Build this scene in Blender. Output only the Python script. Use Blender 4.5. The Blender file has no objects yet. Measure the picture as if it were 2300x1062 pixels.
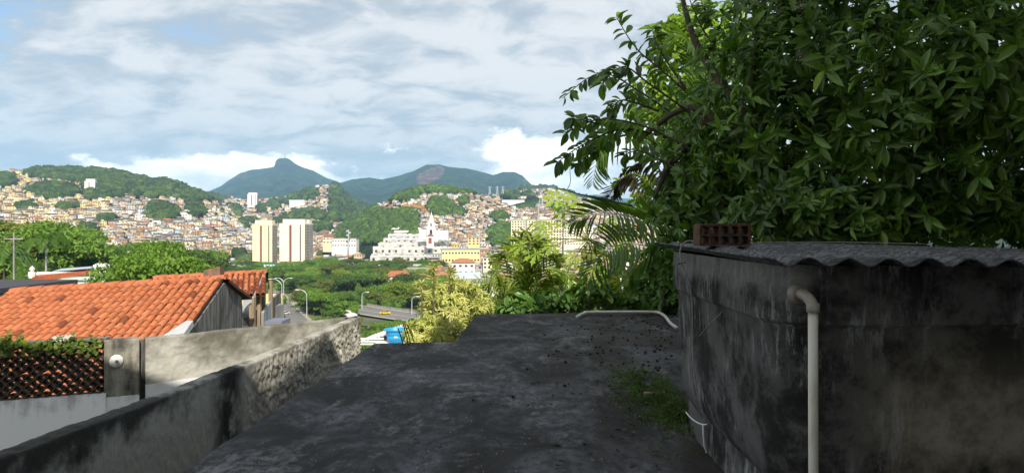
import bpy, math, random
import numpy as np
from mathutils import Vector, Matrix, noise

random.seed(7)
RNG = np.random.default_rng(11)
scene = bpy.context.scene
COL = scene.collection

# ------------------------------------------------------------------ camera
F, CX, HY, CAMZ = 1534.0, 1150.0, 515.0, 1.55      # focal length in photo pixels, horizon row, eye height over the slab
cam_data = bpy.data.cameras.new('camera')
cam_data.sensor_width = 36.0
cam_data.lens = 36.0 * F / 2300.0
cam_data.shift_y = (HY - 531.0) / 2300.0
cam_data.clip_start = 0.05
cam_data.clip_end = 40000.0
cam = bpy.data.objects.new('camera', cam_data)
COL.objects.link(cam)
cam.location = (0, 0, CAMZ)
cam.rotation_euler = (math.pi / 2, 0, 0)
scene.camera = cam

# ------------------------------------------------------------------ light
SUN = Vector((0.30, -1.0, 0.80)).normalized()
sun_data = bpy.data.lights.new('sun', 'SUN')
sun_data.energy = 3.7
sun_data.angle = math.radians(0.55)
sun_data.color = (1.0, 0.93, 0.80)
sun = bpy.data.objects.new('sun', sun_data)
COL.objects.link(sun)
sun.rotation_euler = SUN.to_track_quat('Z', 'Y').to_euler()
scene.view_settings.view_transform = 'Standard'
scene.view_settings.look = 'None'
scene.view_settings.exposure = 0.88
scene.view_settings.gamma = 1.0
scene.cycles.use_denoising = True
scene.cycles.max_bounces = 6
scene.cycles.diffuse_bounces = 3
scene.cycles.transparent_max_bounces = 6
scene.cycles.volume_bounces = 1
scene.cycles.caustics_reflective = False
scene.cycles.caustics_refractive = False


class NT:
    """short hand for building node trees"""
    def __init__(self, tree):
        self.t = tree
        self.n = tree.nodes
        self.l = tree.links

    def node(self, typ, **kw):
        nd = self.n.new(typ)
        for k, v in kw.items():
            setattr(nd, k, v)
        return nd

    def link(self, a, b):
        self.l.new(a, b)

    def put(self, sock, val):
        if isinstance(val, bpy.types.NodeSocket):
            self.l.new(val, sock)
        elif val is not None:
            sock.default_value = val

    def coord(self, kind='Object'):
        return self.node('ShaderNodeTexCoord').outputs[kind]

    def pos(self):
        return self.node('ShaderNodeNewGeometry').outputs['Position']

    def mapping(self, vec, scale=(1, 1, 1), rot=(0, 0, 0), loc=(0, 0, 0)):
        m = self.node('ShaderNodeMapping')
        self.link(vec, m.inputs['Vector'])
        m.inputs['Scale'].default_value = scale
        m.inputs['Rotation'].default_value = rot
        m.inputs['Location'].default_value = loc
        return m.outputs[0]

    def noise(self, vec, scale, detail=4, rough=0.55, dist=0.0):
        m = self.node('ShaderNodeTexNoise')
        self.put(m.inputs['Vector'], vec)
        m.inputs['Scale'].default_value = scale
        m.inputs['Detail'].default_value = detail
        m.inputs['Roughness'].default_value = rough
        m.inputs['Distortion'].default_value = dist
        return m.outputs['Fac']

    def voro(self, vec, scale, feature='F1'):
        m = self.node('ShaderNodeTexVoronoi', feature=feature)
        self.put(m.inputs['Vector'], vec)
        m.inputs['Scale'].default_value = scale
        return m.outputs['Distance']

    def ramp(self, fac, a, b, lo=0.0, hi=1.0):
        m = self.node('ShaderNodeMapRange')
        m.interpolation_type = 'SMOOTHSTEP'
        self.put(m.inputs['Value'], fac)
        m.inputs['From Min'].default_value = a
        m.inputs['From Max'].default_value = b
        m.inputs['To Min'].default_value = lo
        m.inputs['To Max'].default_value = hi
        return m.outputs['Result']

    def mix(self, fac, a, b, mode='MIX'):
        m = self.node('ShaderNodeMix', data_type='RGBA', blend_type=mode)
        self.put(m.inputs[0], fac)
        self.put(m.inputs[6], a if not isinstance(a, tuple) else (*a[:3], 1))
        self.put(m.inputs[7], b if not isinstance(b, tuple) else (*b[:3], 1))
        return m.outputs[2]

    def math(self, op, a, b=0.0, clamp=False):
        m = self.node('ShaderNodeMath', operation=op, use_clamp=clamp)
        self.put(m.inputs[0], a)
        self.put(m.inputs[1], b)
        return m.outputs[0]

    def sep(self, vec):
        m = self.node('ShaderNodeSeparateXYZ')
        self.link(vec, m.inputs[0])
        return m.outputs

    def comb(self, x, y, z):
        m = self.node('ShaderNodeCombineXYZ')
        for i, v in enumerate((x, y, z)):
            self.put(m.inputs[i], v)
        return m.outputs[0]

    def bump(self, h, strength=0.5, dist=0.02):
        m = self.node('ShaderNodeBump')
        self.link(h, m.inputs['Height'])
        m.inputs['Strength'].default_value = strength
        m.inputs['Distance'].default_value = dist
        return m.outputs[0]


# ------------------------------------------------------------------ sky: Nishita behind broken cloud
world = bpy.data.worlds.new('World')
scene.world = world
world.use_nodes = True
w = NT(world.node_tree)
w.n.clear()
sky = w.node('ShaderNodeTexSky')
sky.sky_type = 'NISHITA'
sky.sun_disc = False
sky.sun_elevation = math.asin(SUN.z)
sky.sun_rotation = math.atan2(SUN.x, SUN.y)
sky.altitude = 40
sky.air_density = 1.0
sky.dust_density = 1.2
skyc = w.mix(1.0, sky.outputs[0], (0.085, 0.085, 0.085), 'MULTIPLY')
dirv = w.coord('Generated')
sx, sy, sz = w.sep(dirv)
zc = w.math('MAXIMUM', sz, 0.0)
den = w.math('ADD', zc, 0.30)
px_ = w.math('DIVIDE', sx, den)
py_ = w.math('DIVIDE', sy, den)
plane = w.comb(px_, py_, 0.0)
# high sheet of stretched grey and white cloud
n1 = w.noise(w.mapping(plane, scale=(0.9, 1.1, 1), rot=(0, 0, 0.35), loc=(3.1, 1.7, 0)), 1.3, 8, 0.58, 0.6)
n2 = w.noise(w.mapping(plane, scale=(3.0, 4.2, 1), rot=(0, 0, -0.2), loc=(0.4, 5.2, 0)), 1.6, 7, 0.60, 0.35)
nn = w.math('ADD', w.math('MULTIPLY', n1, 0.55), w.math('MULTIPLY', n2, 0.45))
cover = w.ramp(nn, 0.335, 0.435)
tone = w.ramp(w.math('ADD', w.math('MULTIPLY', n2, 0.65), w.math('MULTIPLY', n1, 0.35)), 0.40, 0.58)
sheet = w.mix(tone, (0.275, 0.305, 0.338), (0.495, 0.49, 0.485))
base = w.mix(w.math('MULTIPLY', cover, 0.93), skyc, sheet)
# haze paling the clear sky towards the horizon
base = w.mix(w.ramp(zc, 0.0, 0.22, 0.65, 0.0), base, (0.29, 0.36, 0.44))
# heaped white cumulus standing on the horizon all round
hv = w.mapping(dirv, scale=(5.0, 5.0, 10.5), loc=(2.3, 0.7, 0.0))
c1 = w.noise(hv, 1.0, 8, 0.60, 0.15)
c2 = w.noise(w.mapping(dirv, scale=(14, 14, 26), loc=(1.2, 0, 3)), 1.0, 5, 0.6)
big = w.noise(w.mapping(dirv, scale=(2.2, 2.2, 0.6), loc=(8.8, 3.3, 0)), 1.0, 2, 0.5)
h = w.math('ADD', w.math('ADD', w.math('MULTIPLY', c1, 0.75), w.math('MULTIPLY', c2, 0.25)), w.math('MULTIPLY', big, 0.55))
h = w.math('SUBTRACT', h, w.math('MULTIPLY', zc, 2.6))
puff = w.ramp(h, 0.500, 0.565)
ptone = w.ramp(w.math('ADD', c1, w.math('MULTIPLY', zc, 1.6)), 0.52, 0.74)
pcol = w.mix(ptone, (0.50, 0.52, 0.55), (1.10, 1.08, 1.05))
final = w.mix(w.math('MULTIPLY', puff, 0.92), base, pcol)
bg = w.node('ShaderNodeBackground')
w.link(final, bg.inputs[0])
bg.inputs[1].default_value = 1.0
wo = w.node('ShaderNodeOutputWorld')
w.link(bg.outputs[0], wo.inputs[0])

# ------------------------------------------------------------------ helpers

def P(px, py, Y):
    """point of the place seen at photo pixel (px, py) when it stands Y metres ahead"""
    return Vector(((px - CX) / F * Y, Y, CAMZ - (py - HY) / F * Y))


def to_px(x, y, z):
    return CX + x / y * F, HY + (CAMZ - z) / y * F


MATS = {}


def new_mat(name):
    m = bpy.data.materials.new(name)
    m.use_nodes = True
    nt = NT(m.node_tree)
    bs = m.node_tree.nodes['Principled BSDF']
    MATS[name] = m
    return m, nt, bs


def simple(name, c1, c2=None, rough=0.85, scale=4.0, detail=5, lo=0.35, hi=0.65, bump=0.0, bscale=None, bdist=0.02,
           metal=0.0, spec=0.3, coord='Object', stretch=(1, 1, 1), rnd=0.0, vary=None):
    m, t, b = new_mat(name)
    vec = t.mapping(t.coord(coord), scale=stretch)
    col = (*c1, 1)
    if c2 is not None:
        col = t.mix(t.ramp(t.noise(vec, scale, detail, 0.6), lo, hi), c1, c2)
    if vary is not None:
        oi = t.node('ShaderNodeObjectInfo')
        col = t.mix(t.ramp(oi.outputs['Random'], 0.0, 1.0, 0.0, rnd), col, vary)
    t.put(b.inputs['Base Color'], col)
    b.inputs['Roughness'].default_value = rough
    b.inputs['Metallic'].default_value = metal
    b.inputs['Specular IOR Level'].default_value = spec
    if bump:
        t.link(t.bump(t.noise(vec, bscale or scale * 3, 6, 0.6), bump, bdist), b.inputs['Normal'])
    return m


def leaf_mat(name, c1, c2, trans=0.35, rough=0.45, scale=1.2, tcol=None, spec=0.4, objtint=True):
    """foliage: diffuse front, light coming through from behind; colour differs from clump to clump and plant to plant"""
    m, t, b = new_mat(name)
    vec = t.coord('Object')
    f = t.ramp(t.noise(vec, scale, 3, 0.6), 0.3, 0.7)
    gi = t.node('ShaderNodeNewGeometry').outputs['Random Per Island']
    f = t.math('ADD', t.math('MULTIPLY', f, 0.55), t.math('MULTIPLY', gi, 0.45))
    col = t.mix(f, c1, c2)
    if objtint:
        oi = t.node('ShaderNodeObjectInfo')
        col = t.mix(1.0, col, oi.outputs['Color'], 'MULTIPLY')
    t.put(b.inputs['Base Color'], col)
    b.inputs['Roughness'].default_value = rough
    b.inputs['Specular IOR Level'].default_value = spec
    tr = t.node('ShaderNodeBsdfTranslucent')
    t.put(tr.inputs[0], t.mix(1.0, col, tcol or (1.3, 1.5, 0.5), 'MULTIPLY'))
    mx = t.node('ShaderNodeMixShader')
    mx.inputs[0].default_value = trans
    out = m.node_tree.nodes['Material Output']
    t.link(b.outputs[0], mx.inputs[1])
    t.link(tr.outputs[0], mx.inputs[2])
    t.link(mx.outputs[0], out.inputs[0])
    return m


def mesh_np(name, V, Q, mat=None, smooth=False, cols=None):
    """mesh from numpy: V (n,3), Q (m,3) or (m,4); cols (m,3) paint per face"""
    V = np.asarray(V, dtype=np.float32)
    Q = np.asarray(Q, dtype=np.int32)
    me = bpy.data.meshes.new(name)
    k = Q.shape[1]
    me.vertices.add(len(V))
    me.vertices.foreach_set('co', V.ravel())
    me.loops.add(Q.size)
    me.loops.foreach_set('vertex_index', Q.ravel())
    me.polygons.add(len(Q))
    me.polygons.foreach_set('loop_start', np.arange(0, Q.size, k, dtype=np.int32))
    if smooth:
        me.polygons.foreach_set('use_smooth', np.ones(len(Q), dtype=bool))
    me.update(calc_edges=True)
    if cols is not None:
        at = me.color_attributes.new('paint', 'FLOAT_COLOR', 'CORNER')
        c = np.ones((len(Q), k, 4), dtype=np.float32)
        c[:, :, :3] = np.asarray(cols, dtype=np.float32)[:, None, :]
        at.data.foreach_set('color', c.ravel())
    if mat is not None:
        me.materials.append(mat)
    me.validate()
    return me


class MB:
    """collects boxes, tubes, quads into one mesh"""
    def __init__(self):
        self.v, self.f = [], []

    def add(self, vs, fs):
        o = len(self.v)
        self.v.extend(tuple(p) for p in vs)
        self.f.extend(tuple(i + o for i in q) for q in fs)
        return self

    def box(self, c, s, rz=0.0, taper=1.0):
        hx, hy, hz = s[0] / 2, s[1] / 2, s[2] / 2
        co, si = math.cos(rz), math.sin(rz)
        vs = []
        for dz, k in ((-hz, 1.0), (hz, taper)):
            for dx, dy in ((-hx, -hy), (hx, -hy), (hx, hy), (-hx, hy)):
                x, y = dx * k, dy * k
                vs.append((c[0] + x * co - y * si, c[1] + x * si + y * co, c[2] + dz))
        return self.add(vs, [(3, 2, 1, 0), (4, 5, 6, 7), (0, 1, 5, 4), (1, 2, 6, 5), (2, 3, 7, 6), (3, 0, 4, 7)])

    def hexa(self, b, t):
        """solid from four bottom and four top points, both counter clockwise from above"""
        return self.add(list(b) + list(t), [(3, 2, 1, 0), (4, 5, 6, 7), (0, 1, 5, 4), (1, 2, 6, 5), (2, 3, 7, 6), (3, 0, 4, 7)])

    def tube(self, pts, rad, n=8, cap=True):
        pts = [Vector(p) for p in pts]
        if not hasattr(rad, '__len__'):
            rad = [rad] * len(pts)
        vs, fs = [], []
        up = Vector((0, 0, 1))
        prev = None
        for i, p in enumerate(pts):
            d = (pts[min(i + 1, len(pts) - 1)] - pts[max(i - 1, 0)]).normalized()
            if prev is None:
                a = d.cross(up)
                if a.length < 1e-3:
                    a = d.cross(Vector((1, 0, 0)))
                a.normalize()
            else:
                a = (prev - d * prev.dot(d))
                if a.length < 1e-4:
                    a = d.cross(up)
                a.normalize()
            prev = a
            b = d.cross(a)
            for k in range(n):
                an = 2 * math.pi * k / n
                vs.append(p + (a * math.cos(an) + b * math.sin(an)) * rad[i])
        for i in range(len(pts) - 1):
            for k in range(n):
                k2 = (k + 1) % n
                fs.append((i * n + k, i * n + k2, (i + 1) * n + k2, (i + 1) * n + k))
        if cap:
            fs.append(tuple(range(n - 1, -1, -1)))
            fs.append(tuple(range((len(pts) - 1) * n, len(pts) * n)))
        return self.add(vs, fs)

    def lathe(self, prof, c=(0, 0, 0), n=24):
        vs, fs = [], []
        for r, z in prof:
            for k in range(n):
                an = 2 * math.pi * k / n
                vs.append((c[0] + r * math.cos(an), c[1] + r * math.sin(an), c[2] + z))
        for i in range(len(prof) - 1):
            for k in range(n):
                k2 = (k + 1) % n
                fs.append((i * n + k, i * n + k2, (i + 1) * n + k2, (i + 1) * n + k))
        return self.add(vs, fs)

    def mesh(self, name, mat, smooth=False):
        me = bpy.data.meshes.new(name)
        me.from_pydata(self.v, [], self.f)
        if mat is not None:
            me.materials.append(mat)
        if smooth:
            me.polygons.foreach_set('use_smooth', [True] * len(me.polygons))
        me.update()
        return me

    def build(self, name, mat, parent=None, smooth=False, **tags):
        return obj(name, self.mesh(name, mat, smooth), parent, **tags)


def obj(name, data, parent=None, loc=None, rz=0.0, label=None, cat=None, group=None, kind=None, color=None):
    o = bpy.data.objects.new(name, data)
    COL.objects.link(o)
    if parent is not None:
        o.parent = parent
    if loc is not None:
        o.location = loc
    if rz:
        o.rotation_euler = (0, 0, rz)
    if label:
        o['label'] = label
    if cat:
        o['category'] = cat
    if group:
        o['group'] = group
    if kind:
        o['kind'] = kind
    if color is not None:
        o.color = (*color, 1)
    return o


def thing(name, label, cat, loc=(0, 0, 0), rz=0.0, group=None):
    return obj(name, None, None, loc, rz, label, cat, group)


def bevel(o, width, seg=2):
    md = o.modifiers.new('bevel', 'BEVEL')
    md.width = width
    md.segments = seg
    md.limit_method = 'ANGLE'
    return o


def copy_tree(o, parent=None, color=None):
    c = o.copy()
    COL.objects.link(c)
    c.parent = parent
    if color is not None:
        c.color = (*color, 1)
    for ch in list(o.children):
        copy_tree(ch, c, color)
    return c


def fbm(x, y, z=0.0, octs=4):
    s, a, f = 0.0, 0.5, 1.0
    for _ in range(octs):
        s += a * noise.noise(Vector((x * f, y * f, z)))
        a *= 0.5
        f *= 2.03
    return s


def lerp_pts(pts, x):
    return float(np.interp(x, [p[0] for p in pts], [p[1] for p in pts]))


# leaf template in its own frame: x along the blade, y across, z up; folded and drooping
def leaf_template(fold=0.25, droop=0.25, rows=3):
    prof = {2: [0.0, 0.75], 3: [0.25, 0.9, 0.8], 4: [0.3, 0.85, 1.0, 0.65], 5: [0.30, 0.74, 0.98, 0.94, 0.58]}[rows]
    xs = np.linspace(0.08, 0.86, rows) if rows > 2 else np.array([0.05, 0.5])
    V = [(0, 0, 0)]
    for x, wd in zip(xs, prof):
        z = -droop * x * x
        V += [(x, -0.5 * wd, z + fold * 0.5 * wd), (x, 0, z), (x, 0.5 * wd, z + fold * 0.5 * wd)]
    V.append((1.0, 0, -droop))
    T = [(0, 1, 2), (0, 2, 3)]
    for r in range(rows - 1):
        a = 1 + 3 * r
        T += [(a, a + 3, a + 1), (a + 1, a + 3, a + 4), (a + 1, a + 4, a + 2), (a + 2, a + 4, a + 5)]
    a = 1 + 3 * (rows - 1)
    T += [(a, len(V) - 1, a + 1), (a + 1, len(V) - 1, a + 2)]
    return np.array(V, dtype=np.float32), np.array(T, dtype=np.int32)


def frames(D, U):
    """rotation matrices (n,3,3) whose columns are the blade direction, the width direction and the normal"""
    D = D / np.linalg.norm(D, axis=1, keepdims=True)
    S = np.cross(U, D)
    l = np.linalg.norm(S, axis=1, keepdims=True)
    S = np.where(l < 1e-4, np.array([[1.0, 0, 0]]), S / np.maximum(l, 1e-6))
    N = np.cross(D, S)
    return np.stack([D, S, N], axis=2)


def leaves_mesh(name, Pn, D, U, L, W, mat, tmpl, smooth=True):
    V0, T0 = tmpl
    Pn, D, U = np.asarray(Pn, float), np.asarray(D, float), np.asarray(U, float)
    L, W = np.asarray(L, float), np.asarray(W, float)
    R = frames(D, U)
    n, k = len(Pn), len(V0)
    loc = np.empty((n, k, 3))
    loc[:, :, 0] = V0[None, :, 0] * L[:, None]
    loc[:, :, 1] = V0[None, :, 1] * W[:, None]
    loc[:, :, 2] = V0[None, :, 2] * L[:, None]
    Vw = np.einsum('nij,nkj->nki', R, loc) + Pn[:, None, :]
    T = (T0[None, :, :] + (np.arange(n) * k)[:, None, None]).reshape(-1, 3)
    return mesh_np(name, Vw.reshape(-1, 3), T, mat, smooth)


def unit_rand(n):
    v = RNG.normal(size=(n, 3))
    return v / np.linalg.norm(v, axis=1, keepdims=True)

# ------------------------------------------------------------------ ground
def ground_z(x, y):
    u = x / max(y, 12.0)
    right = lerp_pts([(-100, -4.2), (14, -4.2), (26, -9), (40, -14), (80, -23), (160, -33), (250, -36), (700, -39), (900, -39), (9999, -40)], y)
    left = lerp_pts([(-100, -4.2), (14, -4.2), (24, -5.5), (40, -7.5), (110, -8.5), (170, -12), (290, -17), (420, -28), (600, -38), (900, -39), (9999, -40)], y)
    k = min(1.0, max(0.0, (-0.36 - u) / 0.14))
    k = k * k * (3 - 2 * k)
    return right * (1 - k) + left * k


MG, t, b = new_mat('ground_soil')
v = t.pos()
c = t.mix(t.ramp(t.noise(v, 0.05, 6, 0.6), 0.4, 0.6), (0.055, 0.075, 0.025), (0.12, 0.105, 0.07))
c = t.mix(t.ramp(t.noise(v, 0.6, 5, 0.6), 0.45, 0.7), c, (0.07, 0.10, 0.03))
t.put(b.inputs['Base Color'], c)
b.inputs['Roughness'].default_value = 0.95
ys = np.concatenate([np.linspace(-90, 10, 8), np.linspace(14, 60, 24), np.geomspace(64, 9400, 70)])
ss = np.linspace(-1, 1, 121)
V = []
for y in ys:
    W = 70 + 1.05 * abs(y)
    for s in ss:
        x = s * min(W, 8800)
        V.append((x, y, ground_z(x, y)))
n = len(ss)
Q = [(r * n + i, r * n + i + 1, (r + 1) * n + i + 1, (r + 1) * n + i) for r in range(len(ys) - 1) for i in range(n - 1)]
obj('ground', mesh_np('ground', V, Q, MG, True), kind='structure')

# ------------------------------------------------------------------ hills and mountains
HILLS = {
    'A': dict(name='hillside', Yr=1500, Yb=600, r=[(-500, 330), (-100, 368), (0, 384), (50, 386), (90, 383), (150, 382), (210, 384), (260, 389), (320, 403), (380, 409), (430, 428), (480, 452), (560, 505), (640, 560)], rough=5, p=1.0),
    'B': dict(name='hillside', Yr=2300, Yb=800, r=[(100, 470), (250, 445), (400, 443), (440, 436), (500, 443), (560, 449), (620, 445), (660, 441), (690, 428), (720, 417), (757, 419), (775, 440), (800, 455), (860, 480), (960, 520)], rough=5, p=1.05),
    'C': dict(name='hillside', Yr=1250, Yb=720, r=[(660, 575), (720, 540), (760, 515), (800, 492), (850, 466), (890, 443), (930, 428), (960, 425), (1010, 426), (1060, 436), (1120, 452), (1200, 490), (1300, 540)], rough=3, p=0.95),
    'D': dict(name='hillside', Yr=1700, Yb=830, r=[(880, 520), (960, 455), (1010, 446), (1060, 441), (1100, 441), (1150, 437), (1190, 427), (1225, 425), (1260, 432), (1300, 447), (1360, 462), (1500, 470), (1700, 472), (2000, 462), (2500, 450)], rough=4, p=1.0),
    'E': dict(name='wooded_hill', Yr=2700, Yb=1900, r=[(1100, 470), (1180, 424), (1220, 421), (1250, 426), (1300, 441), (1340, 455), (1420, 465), (1700, 465), (2500, 460)], rough=8, p=1.0),
    'F': dict(name='mountain', Yr=6200, Yb=3400, r=[(-400, 470), (330, 455), (420, 438), (470, 430), (495, 419), (515, 404), (540, 388), (565, 381), (600, 378), (616, 375), (620, 360), (627, 356), (642, 355), (652, 359), (664, 369), (680, 377), (705, 384), (735, 400), (760, 408), (800, 425), (860, 440), (960, 470)], rough=22, p=0.85),
    'G': dict(name='mountain', Yr=5000, Yb=2700, r=[(640, 455), (700, 432), (760, 411), (790, 402), (830, 398), (858, 402), (900, 394), (930, 384), (958, 370), (985, 369), (1012, 376), (1045, 378), (1075, 386), (1108, 394), (1130, 387), (1156, 387), (1174, 395), (1193, 414), (1215, 425), (1300, 445), (1500, 462), (1700, 475)], rough=18, p=0.85),
    'H': dict(name='mountain', Yr=8600, Yb=7000, r=[(1150, 470), (1260, 450), (1310, 440), (1340, 436), (1400, 444), (1600, 455), (1900, 440), (2500, 450)], rough=30, p=1.0),
}


def hill_pt(h, px, t):
    Y = h['Yb'] + t * (h['Yr'] - h['Yb'])
    zr = CAMZ + (HY - lerp_pts(h['r'], px)) / F * h['Yr']
    x = (px - CX) / F * Y
    s = t ** h['p'] if t <= 1 else 1 - 1.7 * (t - 1) ** 1.3
    z = -44 + (zr + 44) * s
    k = h['rough'] * min(1.0, 2.2 * t) * (0.55 if t > 0.93 and t < 1.07 else 1.0)
    sc = 1.0 / (h['rough'] * 16)
    z += k * 1.6 * fbm(x * sc, Y * sc, 3.3, 5)
    if h['rough'] > 15:      # gullies and spurs running down the big mountains
        gl = abs(noise.noise(Vector((x / 330, Y / 1500, 8.0)))) * 0.7 + abs(noise.noise(Vector((x / 140 + 3, Y / 700, 2.0)))) * 0.3
        z -= h['rough'] * 5.0 * gl * max(0.0, min(1.0, (1.0 - t) * 6)) * min(1, t * 4)
    return x, Y, z


MH, t, b = new_mat('hill_cover')
at = t.node('ShaderNodeAttribute')
at.attribute_name = 'paint'
v = t.pos()
f1 = t.noise(v, 0.035, 8, 0.68)
c = t.mix(t.ramp(f1, 0.35, 0.66), (0.45, 0.45, 0.45), (1.6, 1.6, 1.5))
c = t.mix(1.0, c, t.mix(t.ramp(t.noise(v, 0.009, 9, 0.72), 0.40, 0.60), (0.5, 0.55, 0.62), (1.5, 1.4, 1.2)), 'MULTIPLY')
c = t.mix(1.0, at.outputs['Color'], c, 'MULTIPLY')
t.put(b.inputs['Base Color'], c)
b.inputs['Roughness'].default_value = 0.95
b.inputs['Specular IOR Level'].default_value = 0.1
t.link(t.bump(t.noise(v, 0.045, 8, 0.7), 1.0, 30.0), b.inputs['Normal'])

for key, h in HILLS.items():
    x0, x1 = h['r'][0][0], h['r'][-1][0]
    nu = int(min(560, (x1 - x0) / (2.2 if key in 'FG' else 5)))
    tv = np.concatenate([np.linspace(0, 1, 120 if key in 'FG' else 46), np.linspace(1.04, 1.45, 8)])
    pxs = np.linspace(x0, x1, nu)
    V, cols, pix = [], [], []
    for tt in tv:
        for p in pxs:
            e = hill_pt(h, p, tt)
            V.append(e)
            pix.append(to_px(*e))
    Q = [(r * nu + i, r * nu + i + 1, (r + 1) * nu + i + 1, (r + 1) * nu + i) for r in range(len(tv) - 1) for i in range(nu - 1)]
    for q in Q:
        p, y = pix[q[0]]
        X, Yd, Z = V[q[0]]
        g = 0.5 + 0.9 * fbm(X / 160, Yd / 160, 1.0, 4)
        col = np.array((0.030, 0.055, 0.018)) * (0.75 + 0.5 * g)
        if key in 'FGH':
            col = np.array((0.024, 0.046, 0.018)) * max(0.25, 0.35 + 1.4 * g)
            wob = 9 * fbm(X / 110, Z / 110, 5.0, 4)
            if key == 'G' and ((p + wob - 966 - (395 - y) * 0.9) / 27) ** 2 + ((y + wob * 0.5 - 395) / 20) ** 2 < 1:
                col = np.array((0.135, 0.085, 0.078)) * (0.8 + 0.5 * g)
            if key == 'G' and p + wob > 1176 and p < 1200 and y < 408:
                col = np.array((0.11, 0.075, 0.07)) * (0.8 + 0.5 * g)
            if key == 'F' and 619 < p + wob * 0.5 < 664 and 362 < y + wob * 0.4 < 384:
                col = np.array((0.030, 0.032, 0.036)) * (0.6 + 0.9 * g)
            if key == 'F' and 515 < p + wob < 553 and 387 < y + wob * 0.3 < 402:
                col = np.array((0.075, 0.06, 0.058))
        elif key in 'ABD':
            col = col * 0.6 + np.array((0.035, 0.030, 0.022)) * 0.7
        if key == 'D' and 1126 < p < 1216 and 452 + (1175 - p) * 0.04 < y < 472 - (p - 1170) * 0.07:
            col = np.array((0.065, 0.13, 0.022)) * (0.9 + 0.2 * g)
        if key == 'C' and ((p - 928) / 30) ** 2 + ((y - 468) / 9) ** 2 < 1:
            col = np.array((0.33, 0.20, 0.09))
        cols.append(col)
    obj(h['name'], mesh_np(h['name'], V, Q, MH, True, cols), kind='structure')

# ------------------------------------------------------------------ what covers the slopes, as seen in the photo

def in_ell(p, y, e):
    return ((p - e[0]) / e[2]) ** 2 + ((y - e[1]) / e[3]) ** 2 < 1


def in_poly(p, y, poly):
    c, j = False, len(poly) - 1
    for i in range(len(poly)):
        (xi, yi), (xj, yj) = poly[i], poly[j]
        if (yi > y) != (yj > y) and p < (xj - xi) * (y - yi) / (yj - yi) + xi:
            c = not c
        j = i
    return c


WOOD_A = [(60, 330), (60, 397), (93, 404), (147, 410), (186, 415), (198, 448), (220, 452), (268, 447), (376, 446), (418, 444), (470, 452), (600, 470), (600, 330)]
PATCH = {
    'A': [(118, 434, 52, 16), (14, 408, 20, 15), (362, 482, 36, 18), (438, 478, 18, 12), (420, 448, 34, 9), (300, 436, 14, 9), (60, 470, 14, 7), (150, 470, 18, 6), (240, 500, 12, 6), (200, 520, 16, 6)],
    'B': [(470, 446, 34, 13), (486, 470, 12, 6), (528, 477, 9, 13), (616, 463, 8, 10), (680, 440, 34, 13), (690, 487, 38, 10), (520, 513, 34, 8), (590, 470, 10, 6), (640, 500, 20, 8), (720, 515, 20, 9), (560, 500, 14, 6), (455, 500, 14, 8), (640, 455, 10, 6)],
    'C': [(990, 468, 24, 19), (1040, 455, 9, 6), (1030, 480, 10, 6), (1130, 536, 30, 24), (1120, 490, 14, 8)],
    'D': [(1000, 467, 24, 19), (1128, 536, 34, 26), (1095, 455, 15, 9), (1120, 478, 24, 7), (1250, 470, 9, 5), (1185, 440, 12, 5), (1145, 441, 20, 8), (1060, 462, 8, 6), (1160, 502, 12, 6), (1075, 500, 10, 6)],
}
FIELD = [(1128, 449), (1215, 444), (1220, 462), (1190, 470), (1128, 474)]


def cover_of(key, p, y):
    if any(in_ell(p, y, e) for e in PATCH.get(key, ())):
        return 't'
    if key == 'A':
        if in_poly(p, y, WOOD_A):
            return 't' if not (275 < p < 372 and 411 < y < 449 and random.random() < 0.22) else 'h'
        return 'h'
    if key == 'B':
        if 744 < p < 830 and y < 500:
            return 't'
        if 645 < p < 744 and y < 442 and p < 684 + (442 - y) * 0.6:
            return 't'
        return 'h'
    if key == 'C':
        if in_ell(p, y, (928, 468, 32, 10)):
            return 'e'
        if 843 < p < 950 and 452 < y < 478 and p > 843 + (478 - y) * 0.4:
            return 'h'
        if p < 935 or y < 437:
            if 925 < p < 1010 and y > 428 and random.random() < 0.35:
                return 'h'
            return 't' if y < 548 else 'e'
        return 'h'
    if key == 'D':
        if in_poly(p, y, FIELD):
            return 'e'
        return 'h'
    return 't'


# paint colours of the hillside houses
PAINTS = {
    'cream': (0.64, 0.55, 0.38), 'yellow': (0.70, 0.55, 0.25), 'white': (0.70, 0.67, 0.62), 'pale grey': (0.40, 0.38, 0.36),
    'bare brick': (0.34, 0.215, 0.135), 'peach': (0.58, 0.43, 0.27), 'pinkish': (0.52, 0.39, 0.29), 'pale blue': (0.42, 0.48, 0.54),
    'tan': (0.46, 0.37, 0.25),
}
MPAINT, t, b = new_mat('house_paint')
oi = t.node('ShaderNodeObjectInfo')
nz = t.noise(t.pos(), 0.5, 5, 0.6)
t.put(b.inputs['Base Color'], t.mix(t.ramp(nz, 0.45, 0.75, 0.0, 0.35), oi.outputs['Color'], (0.16, 0.14, 0.12)))
b.inputs['Roughness'].default_value = 0.9
MROOFT = simple('far_roof_tile', (0.40, 0.14, 0.06), (0.26, 0.10, 0.055), scale=0.7, vary=(0.34, 0.20, 0.12), rnd=0.7)
MROOFG = simple('far_roof_grey', (0.30, 0.29, 0.28), (0.17, 0.16, 0.15), scale=0.5, vary=(0.42, 0.40, 0.38), rnd=0.8)
MWIN = simple('far_window_dark', (0.035, 0.038, 0.042), rough=0.25, spec=0.5)
MSTUFF, t, b = new_mat('packed_houses_paint')
at = t.node('ShaderNodeAttribute')
at.attribute_name = 'paint'
nz = t.noise(t.pos(), 0.4, 5, 0.6)
t.put(b.inputs['Base Color'], t.mix(t.ramp(nz, 0.45, 0.75, 0.0, 0.35), at.outputs['Color'], (0.16, 0.14, 0.12)))
b.inputs['Roughness'].default_value = 0.9


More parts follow.
